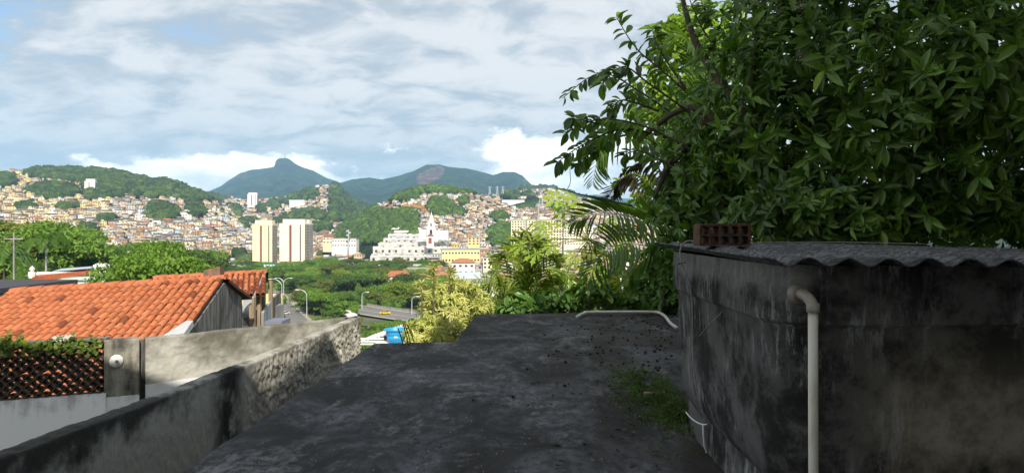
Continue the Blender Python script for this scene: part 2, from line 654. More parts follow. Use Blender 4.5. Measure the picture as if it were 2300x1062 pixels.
def win_grid(mb_list, wdt, y, z0, n, storeys, ww=1.1, wh=1.1):
    for s in range(storeys):
        for i in range(n):
            x = (i + 0.5) / n * wdt - wdt / 2
            mb_list.append((x, y, z0 + s * 3.0 + 1.6, ww, wh))


def house_proto(kind):
    """parts of one house standing at its front centre, facing -y: [(part name, MB, role)]"""
    parts, wins = [], []
    wall, roof = MB(), MB()
    if kind in (0, 1, 3):
        st = {0: 1, 1: 2, 3: 3}[kind]
        w_, d_ = (9, 8) if kind != 3 else (8, 7)
        hh = 3.0 * st
        wall.box((0, d_ / 2, hh / 2 - 4), (w_, d_, hh + 8))
        roof.box((0, d_ / 2, hh + 0.12), (w_ + 0.9, d_ + 0.9, 0.25))
        wall.box((-w_ * 0.2, d_ * 0.6, hh + 0.9), (w_ * 0.45, d_ * 0.5, 1.6))
        win_grid(wins, w_, 0, 0, 3 if kind != 0 else 4, st)
    elif kind == 2:
        w_, d_ = 9, 8
        wall.box((0, d_ / 2, -1), (w_, d_, 14))
        for x in (-w_ / 2 + 0.2, w_ / 2 - 0.2):
            wall.box((x, 0.25, 7), (0.3, 0.3, 2.2))
        wall.box((0, d_ - 1.0, 7.2), (w_, 2.0, 2.6))
        wall.box((0, 0.1, 6.4), (w_, 0.2, 0.9))
        roof.hexa([(-w_ / 2 - .5, -.6, 8.1), (w_ / 2 + .5, -.6, 8.1), (w_ / 2 + .5, d_ + .4, 8.8), (-w_ / 2 - .5, d_ + .4, 8.8)],
                  [(-w_ / 2 - .5, -.6, 8.3), (w_ / 2 + .5, -.6, 8.3), (w_ / 2 + .5, d_ + .4, 9.0), (-w_ / 2 - .5, d_ + .4, 9.0)])
        win_grid(wins, w_, 0, 0, 3, 2)
    elif kind == 4:
        w_, d_ = 11, 9
        wall.box((0, d_ / 2, -1), (w_, d_, 14))
        o = 0.7
        roof.hexa([(-w_ / 2 - o, -o, 5.9), (w_ / 2 + o, -o, 5.9), (w_ / 2 + o, d_ + o, 5.9), (-w_ / 2 - o, d_ + o, 5.9)],
                  [(-w_ / 2 + 3.2, d_ / 2 - .1, 8.1), (w_ / 2 - 3.2, d_ / 2 - .1, 8.1), (w_ / 2 - 3.2, d_ / 2 + .1, 8.1), (-w_ / 2 + 3.2, d_ / 2 + .1, 8.1)])
        win_grid(wins, w_, 0, 0, 3, 2, 1.3, 1.3)
    else:
        w_, d_ = 9, 8
        wall.box((0, d_ / 2, -2.5), (w_, d_, 11))
        o = 0.6
        roof.hexa([(-w_ / 2 - o, -o, 2.9), (w_ / 2 + o, -o, 2.9), (w_ / 2 + o, d_ + o, 2.9), (-w_ / 2 - o, d_ + o, 2.9)],
                  [(-w_ / 2 - o, d_ / 2 - .1, 4.9), (w_ / 2 + o, d_ / 2 - .1, 4.9), (w_ / 2 + o, d_ / 2 + .1, 4.9), (-w_ / 2 - o, d_ / 2 + .1, 4.9)])
        win_grid(wins, w_, 0, 0, 3, 1, 1.3, 1.3)
    parts.append(('wall', wall, 'paint'))
    parts.append(('roof', roof, 'tile' if kind in (4, 5) else 'grey'))
    for (x, y, z, ww, wh) in wins:
        parts.append(('window', MB().box((x, y - 0.02, z), (ww, 0.16, wh)), 'dark'))
    return parts


PROTO = [house_proto(k) for k in range(6)]
PROTO_ME = []
for parts in PROTO:
    PROTO_ME.append([(nm, mb.mesh('house_' + nm, {'paint': MPAINT, 'tile': MROOFT, 'grey': MROOFG, 'dark': MWIN}[role])) for nm, mb, role in parts])

CAND = []            # (apparent size, kind, x, y, z, rz, scale, paint name, where)
HOUSE_PX = set()


def try_house(key, p, y_img, X, Y, Z, size, where):
    cw, chh = {'A': (10.5, 4.8), 'B': (7.5, 4.2), 'C': (8.0, 4.3), 'D': (7.5, 4.2)}[key]
    cell = (key, int(p / cw), int(y_img / chh))
    if cell in HOUSE_PX:
        return False
    HOUSE_PX.add(cell)
    return True


SPEC = {'A': (7500, 0.0, 1.0, -60, 560), 'B': (8500, 0.05, 1.0, 300, 830), 'C': (11000, 0.1, 1.0, 720, 1200), 'D': (11000, 0.0, 1.02, 960, 1760)}
WOODS = {k: [] for k in 'ABCD'}
AREA = {'A': 'the slope under the ridge wood', 'B': 'the slope below the statue', 'C': 'the green spur', 'D': 'the hillside round the field'}
for key, (cnt, t0, t1, pa, pb) in SPEC.items():
    h = HILLS[key]
    for _ in range(cnt):
        p = random.uniform(pa, pb)
        tt = random.uniform(t0, t1)
        X, Y, Z = hill_pt(h, p, tt)
        q, yi = to_px(X, Y, Z)
        cv = cover_of(key, q, yi)
        if cv == 'h' and yi < 575:
            if key == 'D' and q < 1010 and yi > 500:
                continue
            sz = 9.5 / Y * F
            if not try_house(key, q, yi, X, Y, Z, sz, key):
                continue
            if key == 'A' and q < 250:
                names = ['yellow'] * 4 + ['cream'] * 4 + ['tan', 'white', 'peach', 'pale grey', 'bare brick']
            elif key == 'A':
                names = ['white'] * 3 + ['cream'] * 3 + ['pale grey'] * 2 + ['bare brick'] * 2 + ['peach', 'pinkish', 'pale blue', 'tan']
            elif key == 'B':
                names = ['white'] * 3 + ['cream'] * 3 + ['peach'] * 2 + ['bare brick'] * 2 + ['pale grey', 'pinkish', 'tan']
            else:
                names = ['white'] * 3 + ['peach'] * 3 + ['bare brick'] * 3 + ['pinkish'] * 2 + ['cream'] * 2 + ['pale grey'] * 2 + ['pale blue']
            kd = random.choices(range(6), [3, 4, 4, 2, 1, 1.3])[0]
            s = random.uniform(0.75, 1.15) * {'A': 0.95, 'B': 0.9, 'C': 0.66, 'D': 0.85}[key]
            CAND.append((s * sz, kd, X, Y, Z - 0.5, -math.atan2(X, Y) * 0.8 + random.gauss(0, 0.3), s, random.choice(names), key))
        elif cv == 't' or (cv == 'h' and random.random() < 0.05):
            WOODS[key].append((X, Y, Z))

# lower town: bigger houses on the valley floor right of the cemetery and between the trees
LOW = []
for _ in range(900):
    p = random.uniform(935, 1560)
    Y = random.uniform(430, 840)
    z = ground_z((p - CX) / F * Y, Y) + max(0, (Y - 560)) * 0.05
    q, yi = to_px((p - CX) / F * Y, Y, z + 6)
    if yi > 640 or (940 < p < 985 and Y < 560):
        continue
    LOW.append((p, Y, z))
for _ in range(420):
    p = random.uniform(1560, 2350)
    Y = random.uniform(300, 840)
    LOW.append((p, Y, ground_z((p - CX) / F * Y, Y)))
for _ in range(500):
    p = random.uniform(430, 860)
    Y = random.uniform(690, 900)
    z = ground_z((p - CX) / F * Y, Y)
    if 560 < p < 705 and Y < 760:
        continue
    LOW.append((p, Y, z))
taken = []
for p, Y, z in LOW:
    X = (p - CX) / F * Y
    if any((X - a) ** 2 + (Y - b_) ** 2 < 15 ** 2 for a, b_ in taken):
        continue
    if 820 < p < 1020 and Y > 690 or (985 < p < 1130 and 585 < Y < 665) or (1140 < p < 1300 and 735 < Y < 800):
        continue
    taken.append((X, Y))
    kd = random.choices(range(6), [1.5, 2.5, 2.5, 2, 3, 2.5])[0]
    s = random.uniform(1.0, 1.35)
    CAND.append((s * 10.5 / Y * F * (0.01 if p > 1500 else 1.0), kd, X, Y, z, -math.atan2(X, Y) + random.choice((0, 0.35, -0.4)) + random.gauss(0, 0.08), s,
                 random.choice(['cream', 'cream', 'white', 'white', 'white', 'yellow', 'pale grey', 'peach', 'tan']), 'L'))
AREA['L'] = 'the valley floor'
CAND.sort(key=lambda c: -c[0])
KINDTXT = ['low flat roofed', 'two storey flat roofed', 'two storey grey sheet roofed', 'three storey flat roofed', 'hip tile roofed', 'gabled tile roofed']
SINGLE = CAND[:285]
for (sz, kd, X, Y, Z, rz, s, pn, key) in SINGLE:
    lab = f'{pn} {KINDTXT[kd]} house on {AREA[key]}'
    r = thing('hillside_house' if key != 'L' else 'town_house', lab, 'house', (X, Y, Z), rz, lab.replace(' house on ', ' houses on '))
    r.scale = (s * random.uniform(0.8, 1.5), s, s * random.uniform(0.8, 1.05))
    colr = PAINTS[pn]
    jit = random.uniform(0.85, 1.12)
    for nm, me in PROTO_ME[kd]:
        obj(nm, me, r, color=(colr[0] * jit, colr[1] * jit, colr[2] * jit))
# everything smaller: one packed mass of houses per slope
BAKE = []
for parts in PROTO:
    vs, fs, role = [], [], []
    for nm, mb, ro in parts:
        o = len(vs)
        vs += mb.v
        fs += [tuple(i + o for i in q) for q in mb.f]
        role += [ro] * len(mb.f)
    BAKE.append((np.array(vs), np.array(fs), role))
for key in 'ABCDL':
    rest = [c for c in CAND[285:] if c[8] == key]
    if not rest:
        continue
    VV, QQ, CC, off = [], [], [], 0
    for (sz, kd, X, Y, Z, rz, s, pn, _k) in rest:
        vs, fs, role = BAKE[kd]
        co, si = math.cos(rz), math.sin(rz)
        R = np.array([[co, -si, 0], [si, co, 0], [0, 0, 1]])
        VV.append((vs * s * np.array([random.uniform(0.75, 1.6), 1, random.uniform(0.75, 1.05)])) @ R.T + np.array([X, Y, Z]))
        QQ.append(fs + off)
        off += len(vs)
        jit = random.uniform(0.8, 1.12)
        rt = random.choice([(0.40, 0.14, 0.06), (0.30, 0.12, 0.06), (0.34, 0.2, 0.12)])
        rg = random.choice([(0.30, 0.29, 0.28), (0.17, 0.16, 0.15), (0.45, 0.43, 0.4), (0.25, 0.2, 0.17)])
        pal = {'paint': [c * jit for c in PAINTS[pn]], 'tile': rt, 'grey': rg, 'dark': (0.035, 0.038, 0.042)}
        CC += [pal[r_] for r_ in role]
    obj('packed_houses', mesh_np('packed_houses', np.concatenate(VV), np.concatenate(QQ), MSTUFF, False, CC),
        label=f'mass of tiny far houses packed on {AREA[key]}', cat='houses', kind='stuff')

# woods on the slopes: crowns far too many and small to count
def ico():
    import bmesh
    bm = bmesh.new()
    bmesh.ops.create_icosphere(bm, subdivisions=2, radius=1.0)
    V = np.array([v.co[:] for v in bm.verts])
    T = np.array([[v.index for v in f.verts] for f in bm.faces])
    bm.free()
    return V, T


ICO_V, ICO_T = ico()
CROWN = []
for k in range(7):
    d = np.array([1 + 0.75 * noise.noise(Vector(v) * 1.9 + Vector((k * 7.1, 0, 0))) + 0.35 * noise.noise(Vector(v) * 5.0 + Vector((k * 3.3, 9, 0))) for v in ICO_V])
    CROWN.append(ICO_V * d[:, None])
MWOOD, t, b = new_mat('far_wood_foliage')
at = t.node('ShaderNodeAttribute')
at.attribute_name = 'paint'
nz = t.noise(t.pos(), 0.55, 6, 0.7)
t.put(b.inputs['Base Color'], t.mix(1.0, at.outputs['Color'], t.mix(t.ramp(nz, 0.38, 0.62), (0.45, 0.45, 0.45), (1.5, 1.5, 1.4)), 'MULTIPLY'))
b.inputs['Roughness'].default_value = 0.9
b.inputs['Specular IOR Level'].default_value = 0.1
t.link(t.bump(t.noise(t.pos(), 0.9, 5, 0.7), 1.0, 1.6), b.inputs['Normal'])


def wood(name, pts, rad, label, greens):
    VV, TT, CC, off = [], [], [], 0
    for (X, Y, Z) in pts:
        r = rad * random.uniform(0.6, 1.25)
        V = CROWN[random.randrange(7)]
        a = random.uniform(0, 6.28)
        R = np.array([[math.cos(a), -math.sin(a), 0], [math.sin(a), math.cos(a), 0], [0, 0, 1]])
        VV.append((V * np.array([r, r, r * random.uniform(0.65, 0.95)])) @ R.T + np.array([X, Y, Z + r * 0.5]))
        TT.append(ICO_T + off)
        off += len(V)
        g = np.array(random.choice(greens)) * random.uniform(0.75, 1.3)
        CC.append(np.repeat(g[None], len(ICO_T), 0))
    obj(name, mesh_np(name, np.concatenate(VV), np.concatenate(TT), MWOOD, True, np.concatenate(CC)), label=label, cat='wood', kind='stuff')


GREENS = [(0.045, 0.075, 0.024), (0.060, 0.098, 0.026), (0.036, 0.060, 0.022), (0.078, 0.112, 0.03)]
for key, rad in (('A', 7.5), ('B', 9.0), ('C', 6.0), ('D', 7.5)):
    pts = WOODS[key]
    if key == 'A':      # fill the ridge wood evenly
        for _ in range(1100):
            p, tt = random.uniform(-80, 470), random.uniform(0.62, 1.03)
            e = hill_pt(HILLS['A'], p, tt)
            if cover_of('A', *to_px(*e)) == 't':
                pts.append(e)
    if key == 'C':
        for _ in range(1500):
            p, tt = random.uniform(700, 1010), random.uniform(0.05, 1.03)
            e = hill_pt(HILLS['C'], p, tt)
            if cover_of('C', *to_px(*e)) == 't':
                pts.append(e)
    g = GREENS if key != 'C' else [(0.065, 0.115, 0.024), (0.085, 0.14, 0.026), (0.05, 0.09, 0.022)]
    wood('hill_wood', pts, rad, f'dense green trees growing over {AREA[key]}', g)
pts = []
for _ in range(900):
    e = hill_pt(HILLS['E'], random.uniform(1150, 1500), random.uniform(0.5, 1.02))
    pts.append(e)
wood('ridge_wood', pts, 12, 'dark trees along the ridge behind the houses round the grass field', GREENS[:1] + GREENS[2:3])

# ------------------------------------------------------------------ apartment towers and other landmarks
MTCREAM = simple('tower_cream_render', (0.76, 0.67, 0.47), (0.66, 0.57, 0.38), scale=0.08, lo=0.3, hi=0.7)
MTWHITE = simple('tower_pale_render', (0.80, 0.74, 0.60), (0.70, 0.64, 0.50), scale=0.08, lo=0.3, hi=0.7)
MTGREY = simple('tower_grey_and_shade', (0.40, 0.36, 0.31), (0.30, 0.27, 0.24), scale=0.3)
MTRED = simple('red_brown_render', (0.25, 0.085, 0.055), rough=0.8)
MWHITE = simple('white_wash', (0.80, 0.78, 0.73), (0.62, 0.60, 0.56), scale=0.25, lo=0.4, hi=0.75)
MGREYC = simple('grey_concrete', (0.33, 0.32, 0.30), (0.22, 0.21, 0.20), scale=0.6)
MSTEEL = simple('galvanised_steel', (0.52, 0.54, 0.56), rough=0.5, metal=0.3)
MASPH = simple('asphalt', (0.15, 0.145, 0.14), (0.19, 0.18, 0.17), scale=0.3, rough=0.9)
MPAVE = simple('pavement', (0.34, 0.31, 0.26), (0.27, 0.25, 0.21), scale=0.4)
MGRASS = simple('verge_grass', (0.10, 0.14, 0.03), (0.16, 0.16, 0.05), scale=0.4)
MYELW = simple('yellow_render', (0.76, 0.62, 0.32), (0.68, 0.53, 0.25), scale=0.2)
MMINT = simple('mint_render', (0.55, 0.68, 0.56), (0.48, 0.60, 0.50), scale=0.5)


def tower(name, label, px0, px1, ytop, ybase, Y, rz, dep, mat, floors, stair_red=True):
    a, b_ = P(px0, ybase, Y), P(px1, ybase, Y)
    wd = (b_ - a).length
    hgt = P(px0, ytop, Y).z - a.z
    r = thing(name, label, 'building', ((a.x + b_.x) / 2, Y, a.z), rz)
    base = 14
    MB().box((0, dep / 2, hgt / 2 - base / 2), (wd, dep, hgt + base)).build('wall', mat, r)
    MB().box((0, dep / 2, hgt + 0.6), (wd + 0.4, dep + 0.4, 1.2)).build('roof_parapet', mat, r)
    MB().box((wd * 0.03, dep * 0.45, hgt + 3.2), (wd * 0.86, dep * 0.6, 4.2)).build('penthouse', mat, r)
    MB().box((wd / 2 + 0.06, dep / 2, hgt / 2 - base / 2), (0.25, dep - 0.3, hgt + base)).build('shaded_side_panel', MTGREY, r)  # grey skin paints shade onto the tower's right side
    # recessed slots in the face: one with red brown balconies, one narrow
    for k, (fx, fw) in enumerate(((-0.06, 0.085), (0.33, 0.05))):
        slot = MB().box((fx * wd, -0.02, hgt * 0.5 - 4), (fw * wd, 0.3, hgt * 0.98 + 8)).build('slot', MWIN if k else MTRED, r)
        for i in range(floors + 3):
            z = hgt - 2.4 - i * hgt / floors
            MB().box((fx * wd - (0 if k else wd * 0.01), -0.35, z), (fw * wd * (0.9 if k else 1.15), 0.7, 0.9)).build('balcony', MTRED if k == 0 else MTGREY, slot)
    for i in range(floors):
        z = hgt - 2.2 - i * hgt / floors
        for f in (0.22, 0.5, 0.78):
            MB().box((wd / 2 + 0.2, dep * f, z), (0.2, 1.5, 1.3)).build('window', MWIN, r)
        if i % 5 == 1:
            MB().box((wd * 0.45, -0.5, z), (0.8, 0.8, 0.6)).build('air_conditioner', MWHITE, r)
    return r


tower('apartment_tower', 'cream apartment tower with yellowish face and red stair balconies', 567, 611, 506, 606, 700, 0.03, 17, MTCREAM, 17)
tower('apartment_tower', 'paler and wider apartment tower in front of another tower', 628, 684, 504, 612, 690, 0.03, 18, MTWHITE, 17)
tower('apartment_tower', 'apartment tower half hidden behind the paler wide tower', 672, 694, 504, 566, 800, 0.03, 18, MTWHITE, 14)
tower('apartment_block', 'white high rise standing alone in front of the wooded ridge', 191, 212, 409, 436, 1150, 0.25, 12, MWHITE, 9)
tower('apartment_block', 'lone white high rise under the statue mountain', 556, 577, 437, 454, 1900, 0.1, 16, MWHITE, 8)

# long cream apartment slab with a grid of windows
Yb = 770
a, b_ = P(1148, 548, Yb), P(1262, 548, Yb)
wd, hgt = b_.x - a.x, P(1148, 494, Yb).z - a.z
r = thing('apartment_slab', 'long cream apartment slab with a grid of small windows', 'building', (a.x, Yb, a.z))
MB().box((wd / 2, 7, hgt / 2 - 10), (wd, 14, hgt + 20)).build('wall', MTCREAM, r)
MB().box((wd / 2, 7, hgt + 0.5), (wd + 0.8, 14.8, 1.0)).build('roof_parapet', MTGREY, r)
MB().box((wd * 0.28, 7, hgt + 2.6), (5, 8, 3.4)).build('lift_house', MTCREAM, r)
MB().box((wd * 0.62, 7, hgt + 2.2), (9, 8, 2.6)).build('lift_house', MTWHITE, r)
wm = MB().box((0, 0, 0), (1.5, 0.24, 1.45)).mesh('window', MWIN)
st = MB().box((wd * 0.30, -0.05, hgt / 2 - 2), (2.2, 0.2, hgt + 4)).build('stair_strip', MGREYC, r)
for f in range(10):
    for i in range(18):
        if i == 5:
            continue
        obj('window', wm, r, loc=((i + 0.6) * wd / 18.2, -0.05, hgt - 2.0 - f * 2.95))
rr = thing('apartment_slab', 'cream apartment wing set back behind the papaya leaves', 'building', (b_.x + 4, Yb + 24, a.z))
MB().box((17, 7, 2), (34, 14, 36)).build('wall', MTWHITE, rr)
MB().box((17, 7, 20.4), (35, 15, 0.8)).build('roof_parapet', MTGREY, rr)
for f in range(7):
    for i in range(10):
        obj('window', wm, rr, loc=(1.8 + i * 3.35, -0.05, 17.6 - f * 2.95))

# gothic church with a slender spire in front of the slab
c = P(1210, 560, 660)
r = thing('church', 'stone church with slender grey spire in front of the long cream slab', 'church', c)
MST = simple('church_stone', (0.42, 0.36, 0.29), (0.30, 0.25, 0.20), scale=0.5)
MB().box((0, 6, 1), (12, 26, 22)).build('nave', MST, r)
g = MB()
g.add([(-6.2, -7.2, 12), (6.2, -7.2, 12), (0, -7.2, 17.5), (-6.2, 19, 12), (6.2, 19, 12), (0, 19, 17.5)],
      [(0, 1, 2), (5, 4, 3), (0, 2, 5, 3), (1, 4, 5, 2), (0, 3, 4, 1)])
g.build('gable_roof', MST, r)
MB().box((-0.5, -3.5, 10), (5.5, 5.5, 24)).build('tower', MST, r)
MB().lathe([(3.2, 22), (2.6, 24), (1.2, 33), (0.12, 43)], (-0.5, -3.5, 0), 8).build('spire', MTGREY, r)
for sx_ in (-5.9, 5.9):
    MB().box((sx_, -7.2, 6), (1.3, 1.3, 18)).build('buttress', MST, r)
    MB().lathe([(0.9, 15), (0.05, 20)], (sx_, -7.2, 0), 6).build('pinnacle', MST, r)
MB().lathe([(1.5, -0.1), (1.5, 0.1)], (0, 0, 0), 12)
for x, z, w_, h_ in ((-3.4, 8.0, 1.6, 4.5), (3.0, 8.0, 1.6, 4.5), (-0.4, 15.5, 1.4, 3.6)):
    MB().add([(x - w_ / 2, -7.35, z - h_ / 2), (x + w_ / 2, -7.35, z - h_ / 2), (x + w_ / 2, -7.35, z + h_ * 0.2), (x, -7.35, z + h_ / 2), (x - w_ / 2, -7.35, z + h_ * 0.2),
              (x - w_ / 2, -7.1, z - h_ / 2), (x + w_ / 2, -7.1, z - h_ / 2), (x + w_ / 2, -7.1, z + h_ * 0.2), (x, -7.1, z + h_ / 2), (x - w_ / 2, -7.1, z + h_ * 0.2)],
             [(0, 1, 2, 3, 4), (0, 5, 6, 1), (1, 6, 7, 2), (2, 7, 8, 3), (3, 8, 9, 4), (4, 9, 5, 0)]).build('window', MWIN, r)

# ------------------------------------------------------------------ white hillside cemetery with chapel
def terrace_z(Y):
    return lerp_pts([(640, -38), (690, -30), (740, -19), (800, -11), (860, -4), (930, 3)], Y)


MCEM = simple('weathered_whitewash', (0.62, 0.60, 0.56), (0.34, 0.33, 0.31), scale=0.22, detail=8, lo=0.36, hi=0.66)
TERR = [(690, 832, 1020), (722, 838, 1015), (755, 850, 1000), (790, 862, 985), (826, 872, 960), (862, 885, 945), (900, 880, 948)]
r = thing('cemetery_terraces', 'white terraced cemetery walls stepping up the hillside', 'cemetery', P(920, 545, 700))
o0 = r.location.copy()
zs = {}
for i, (Y, p0, p1) in enumerate(TERR):
    z1 = terrace_z(Y + 18)
    x0, x1 = (p0 - CX) / F * Y, (p1 - CX) / F * Y
    MB().box(((x0 + x1) / 2 - o0.x, Y + 19 - o0.y, z1 - 12 - o0.z), (x1 - x0, 40, 24), 0.02 * (i % 3 - 1)).build('terrace', MCEM, r)
    nx = int((x1 - x0) / 7)
    MB().box(((x0 + x1) / 2 - o0.x, Y - 1.2 - o0.y, z1 + 0.4 - o0.z), (x1 - x0, 0.5, 1.1), 0.02 * (i % 3 - 1)).build('parapet', MWHITE, r)
    wm2 = MB().box((0, 0, 0), (2.2, 0.5, 2.2)).mesh('niche', MWIN)
    for k in range(nx):
        if random.random() < 0.85:
            obj('niche', wm2, r, loc=(x0 + (k + 0.5) * 7 - o0.x, Y - 1.1 - o0.y, z1 - 2.4 - o0.z))
VV, QQ, CC, off = [], [], [], 0
TB = MB().box((0, 0, 0.6), (1, 1, 1.2))
TV, TQ = np.array(TB.v), np.array(TB.f)
for _ in range(2600):
    if random.random() < 0.75:
        i = random.randrange(len(TERR))
        Y = TERR[i][0] + random.uniform(1, 32)
        p = random.uniform(TERR[i][1] + 2, TERR[i][2] - 2)
        z = terrace_z(TERR[i][0] + 18)
    else:
        Y = random.uniform(560, 690)
        p = random.uniform(738, 850)
        z = ground_z((p - CX) / F * Y, Y)
    s = np.array([random.uniform(1, 3), random.uniform(1, 2.4), random.uniform(0.6, 2.0)])
    VV.append(TV * s + np.array([(p - CX) / F * Y, Y, z]))
    QQ.append(TQ + off)
    off += 8
    k = random.uniform(0.25, 0.95)
    CC += [(0.78 * k, 0.75 * k, 0.69 * k)] * 6
obj('tombs', mesh_np('tombs', np.concatenate(VV), np.concatenate(QQ), MSTUFF, False, CC), label='crowded pale tombs covering the cemetery terraces', cat='tombs', kind='stuff')

c = P(969, 528, 745)
r = thing('chapel', 'white cemetery chapel with a tall stepped bell tower', 'church', (c.x, c.y, c.z))
MB().box((0, 0, 2), (9, 8, 14)).build('tower', MWHITE, r)
MB().box((0, 0, 11), (7, 6.4, 6)).build('belfry', MWHITE, r)
MB().box((0, 0, 15), (5, 5, 4)).build('belfry', MWHITE, r)
MB().lathe([(2.4, 17), (2.0, 19), (0.9, 21.5), (0.5, 23), (0.1, 26)], (0, 0, 0), 8).build('cupola', MWHITE, r)
MB().box((11, 5, 0), (14, 12, 10)).build('nave', MWHITE, r)
MB().box((-9, 5, 1), (9, 10, 10)).build('wing', MWHITE, r)
MB().box((0, -4.1, 3.2), (3.0, 0.3, 5.4)).build('door', MWIN, r)
MB().box((0, -3.3, 11.2), (1.6, 0.3, 3)).build('window', MWIN, r)
c = P(966, 548, 706)
r = thing('gate_chapel', 'small white gate chapel with red brick arch at the cemetery foot', 'chapel', c)
MB().box((0, 3, 2), (7, 6, 12)).build('wall', MWHITE, r)
MB().add([(-3.8, -0.2, 8), (3.8, -0.2, 8), (0, -0.2, 11), (-3.8, 6, 8), (3.8, 6, 8), (0, 6, 11)], [(0, 1, 2), (5, 4, 3), (0, 2, 5, 3), (1, 4, 5, 2), (0, 3, 4, 1)]).build('roof', MTRED, r)
MB().box((0, -0.15, 3.5), (3.4, 0.4, 6)).build('door', MTRED, r)

# ------------------------------------------------------------------ named buildings of the town
def block(name, label, px0, px1, ytop, ybase, Y, mat, floors, nwin, dep=14, rz=0.0, roofmat=None, pitched=0.0, cat='building'):
    a, b_ = P(px0, ybase, Y), P(px1, ybase, Y)
    wd, hgt = b_.x - a.x, P(px0, ytop, Y).z - a.z
    r = thing(name, label, cat, ((a.x + b_.x) / 2, Y, a.z), rz)
    MB().box((0, dep / 2, hgt / 2 - 5), (wd, dep, hgt + 10)).build('wall', mat, r)
    if pitched:
        o = 0.8
        MB().hexa([(-wd / 2 - o, -o, hgt), (wd / 2 + o, -o, hgt), (wd / 2 + o, dep + o, hgt), (-wd / 2 - o, dep + o, hgt)],
                  [(-wd / 2 + pitched, dep / 2 - .1, hgt + 3), (wd / 2 - pitched, dep / 2 - .1, hgt + 3), (wd / 2 - pitched, dep / 2 + .1, hgt + 3), (-wd / 2 + pitched, dep / 2 + .1, hgt + 3)]).build('roof', roofmat or MROOFT, r)
    else:
        MB().box((0, dep / 2, hgt + 0.3), (wd + 1.0, dep + 1.0, 0.6)).build('roof', roofmat or MGREYC, r)
    if floors:
        ww = min(2.0, wd / nwin * 0.5)
        wmesh = MB().box((0, 0, 0), (ww, 0.24, min(1.5, hgt / floors * 0.5))).mesh('window', MWIN)
        for f in range(floors):
            for i in range(nwin):
                obj('window', wmesh, r, loc=((i + 0.5) * wd / nwin - wd / 2, -0.05, hgt - (f + 0.5) * hgt / floors))
    return r


block('long_building', 'long yellow building with arcade of small windows along its top', 992, 1078, 560, 592, 610, MYELW, 2, 12, 16, 0.14)
block('apartment_house', 'yellow four storey house between cemetery and favela', 1051, 1077, 533, 550, 700, MYELW, 3, 3, 12)
block('apartment_house', 'white town house with red hip roof below the long yellow building', 1015, 1066, 590, 618, 505, MWHITE, 2, 4, 12, 0.05, None, 5)
block('apartment_house', 'cream block beside the papaya trunk with balconies on two floors', 1085, 1122, 578, 604, 540, MTCREAM, 3, 4, 12)
block('warehouse', 'low ochre warehouse with dark sloping roof at the wood edge', 903, 955, 612, 626, 470, MYELW, 0, 4, 22, -0.1, MGREYC, 0.6)
block('warehouse', 'grey shed next to the ochre warehouse', 955, 988, 608, 620, 480, MGREYC, 1, 3, 18, -0.1, None, 0.6)
block('bungalow', 'bungalow with bright red gabled roof among the trees', 870, 918, 621, 632, 400, MWHITE, 0, 3, 12, 0.12, None, 1.5, 'house')
block('shed', 'white metal shed with shiny ridged roof right of the yellow shrub', 1022, 1082, 626, 642, 330, MWHITE, 0, 3, 10, 0.2, simple('shiny_sheet', (0.62, 0.66, 0.70), rough=0.35, metal=0.5), 0.4)
block('shed', 'long white flat roofed shed behind the pale palm', 1050, 1120, 634, 648, 300, MWHITE, 1, 5, 10)
block('hall', 'long white hall with flat roof beside the green spur', 745, 800, 536, 556, 840, MWHITE, 2, 9, 16)
block('town_block', 'cream block with orange roof beside the green spur', 725, 748, 532, 548, 850, MTCREAM, 2, 3, 12, 0, MTRED, 2)
block('school', 'wide white building on the shoulder under the statue mountain', 650, 684, 449, 458, 1750, MWHITE, 1, 8, 14)
block('field_wall', 'white building row along the top of the grass field', 1128, 1178, 449, 453, 1480, MWHITE, 0, 1, 6)

# ------------------------------------------------------------------ pylons, masts, statue
def pylon(px, ytop, ybase, Y, label, group=None, wdt=0.16):
    a = P(px, ybase, Y)
    hgt = P(px, ytop, Y).z - a.z
    r = thing('power_pylon', label, 'pylon', a, random.uniform(-0.2, 0.2), group)
    t_ = Y * 0.00022
    bw = hgt * wdt
    for sx_ in (-1, 1):
        for sy_ in (-1, 1):
            MB().tube([(sx_ * bw, sy_ * bw, -6), (sx_ * bw * 0.25, sy_ * bw * 0.25, hgt * 0.65), (0, 0, hgt)], t_, 4).build('leg', MSTEEL, r)
    br = MB()
    for i in range(7):
        z0, z1 = hgt * 0.65 * i / 7, hgt * 0.65 * (i + 1) / 7
        w0, w1 = bw * (1 - 0.75 * i / 7), bw * (1 - 0.75 * (i + 1) / 7)
        for s_ in (-1, 1):
            br.tube([(-w0, s_ * w0, z0), (w1, s_ * w1, z1)], t_ * 0.6, 3)
            br.tube([(w0, s_ * w0, z0), (-w1, s_ * w1, z1)], t_ * 0.6, 3)
    br.build('lattice', MSTEEL, r)
    for z in (0.66, 0.80, 0.93):
        MB().tube([(-hgt * 0.17, 0, hgt * z), (0, 0, hgt * (z + 0.02)), (hgt * 0.17, 0, hgt * z)], t_ * 0.9, 4).build('cross_arm', MSTEEL, r)


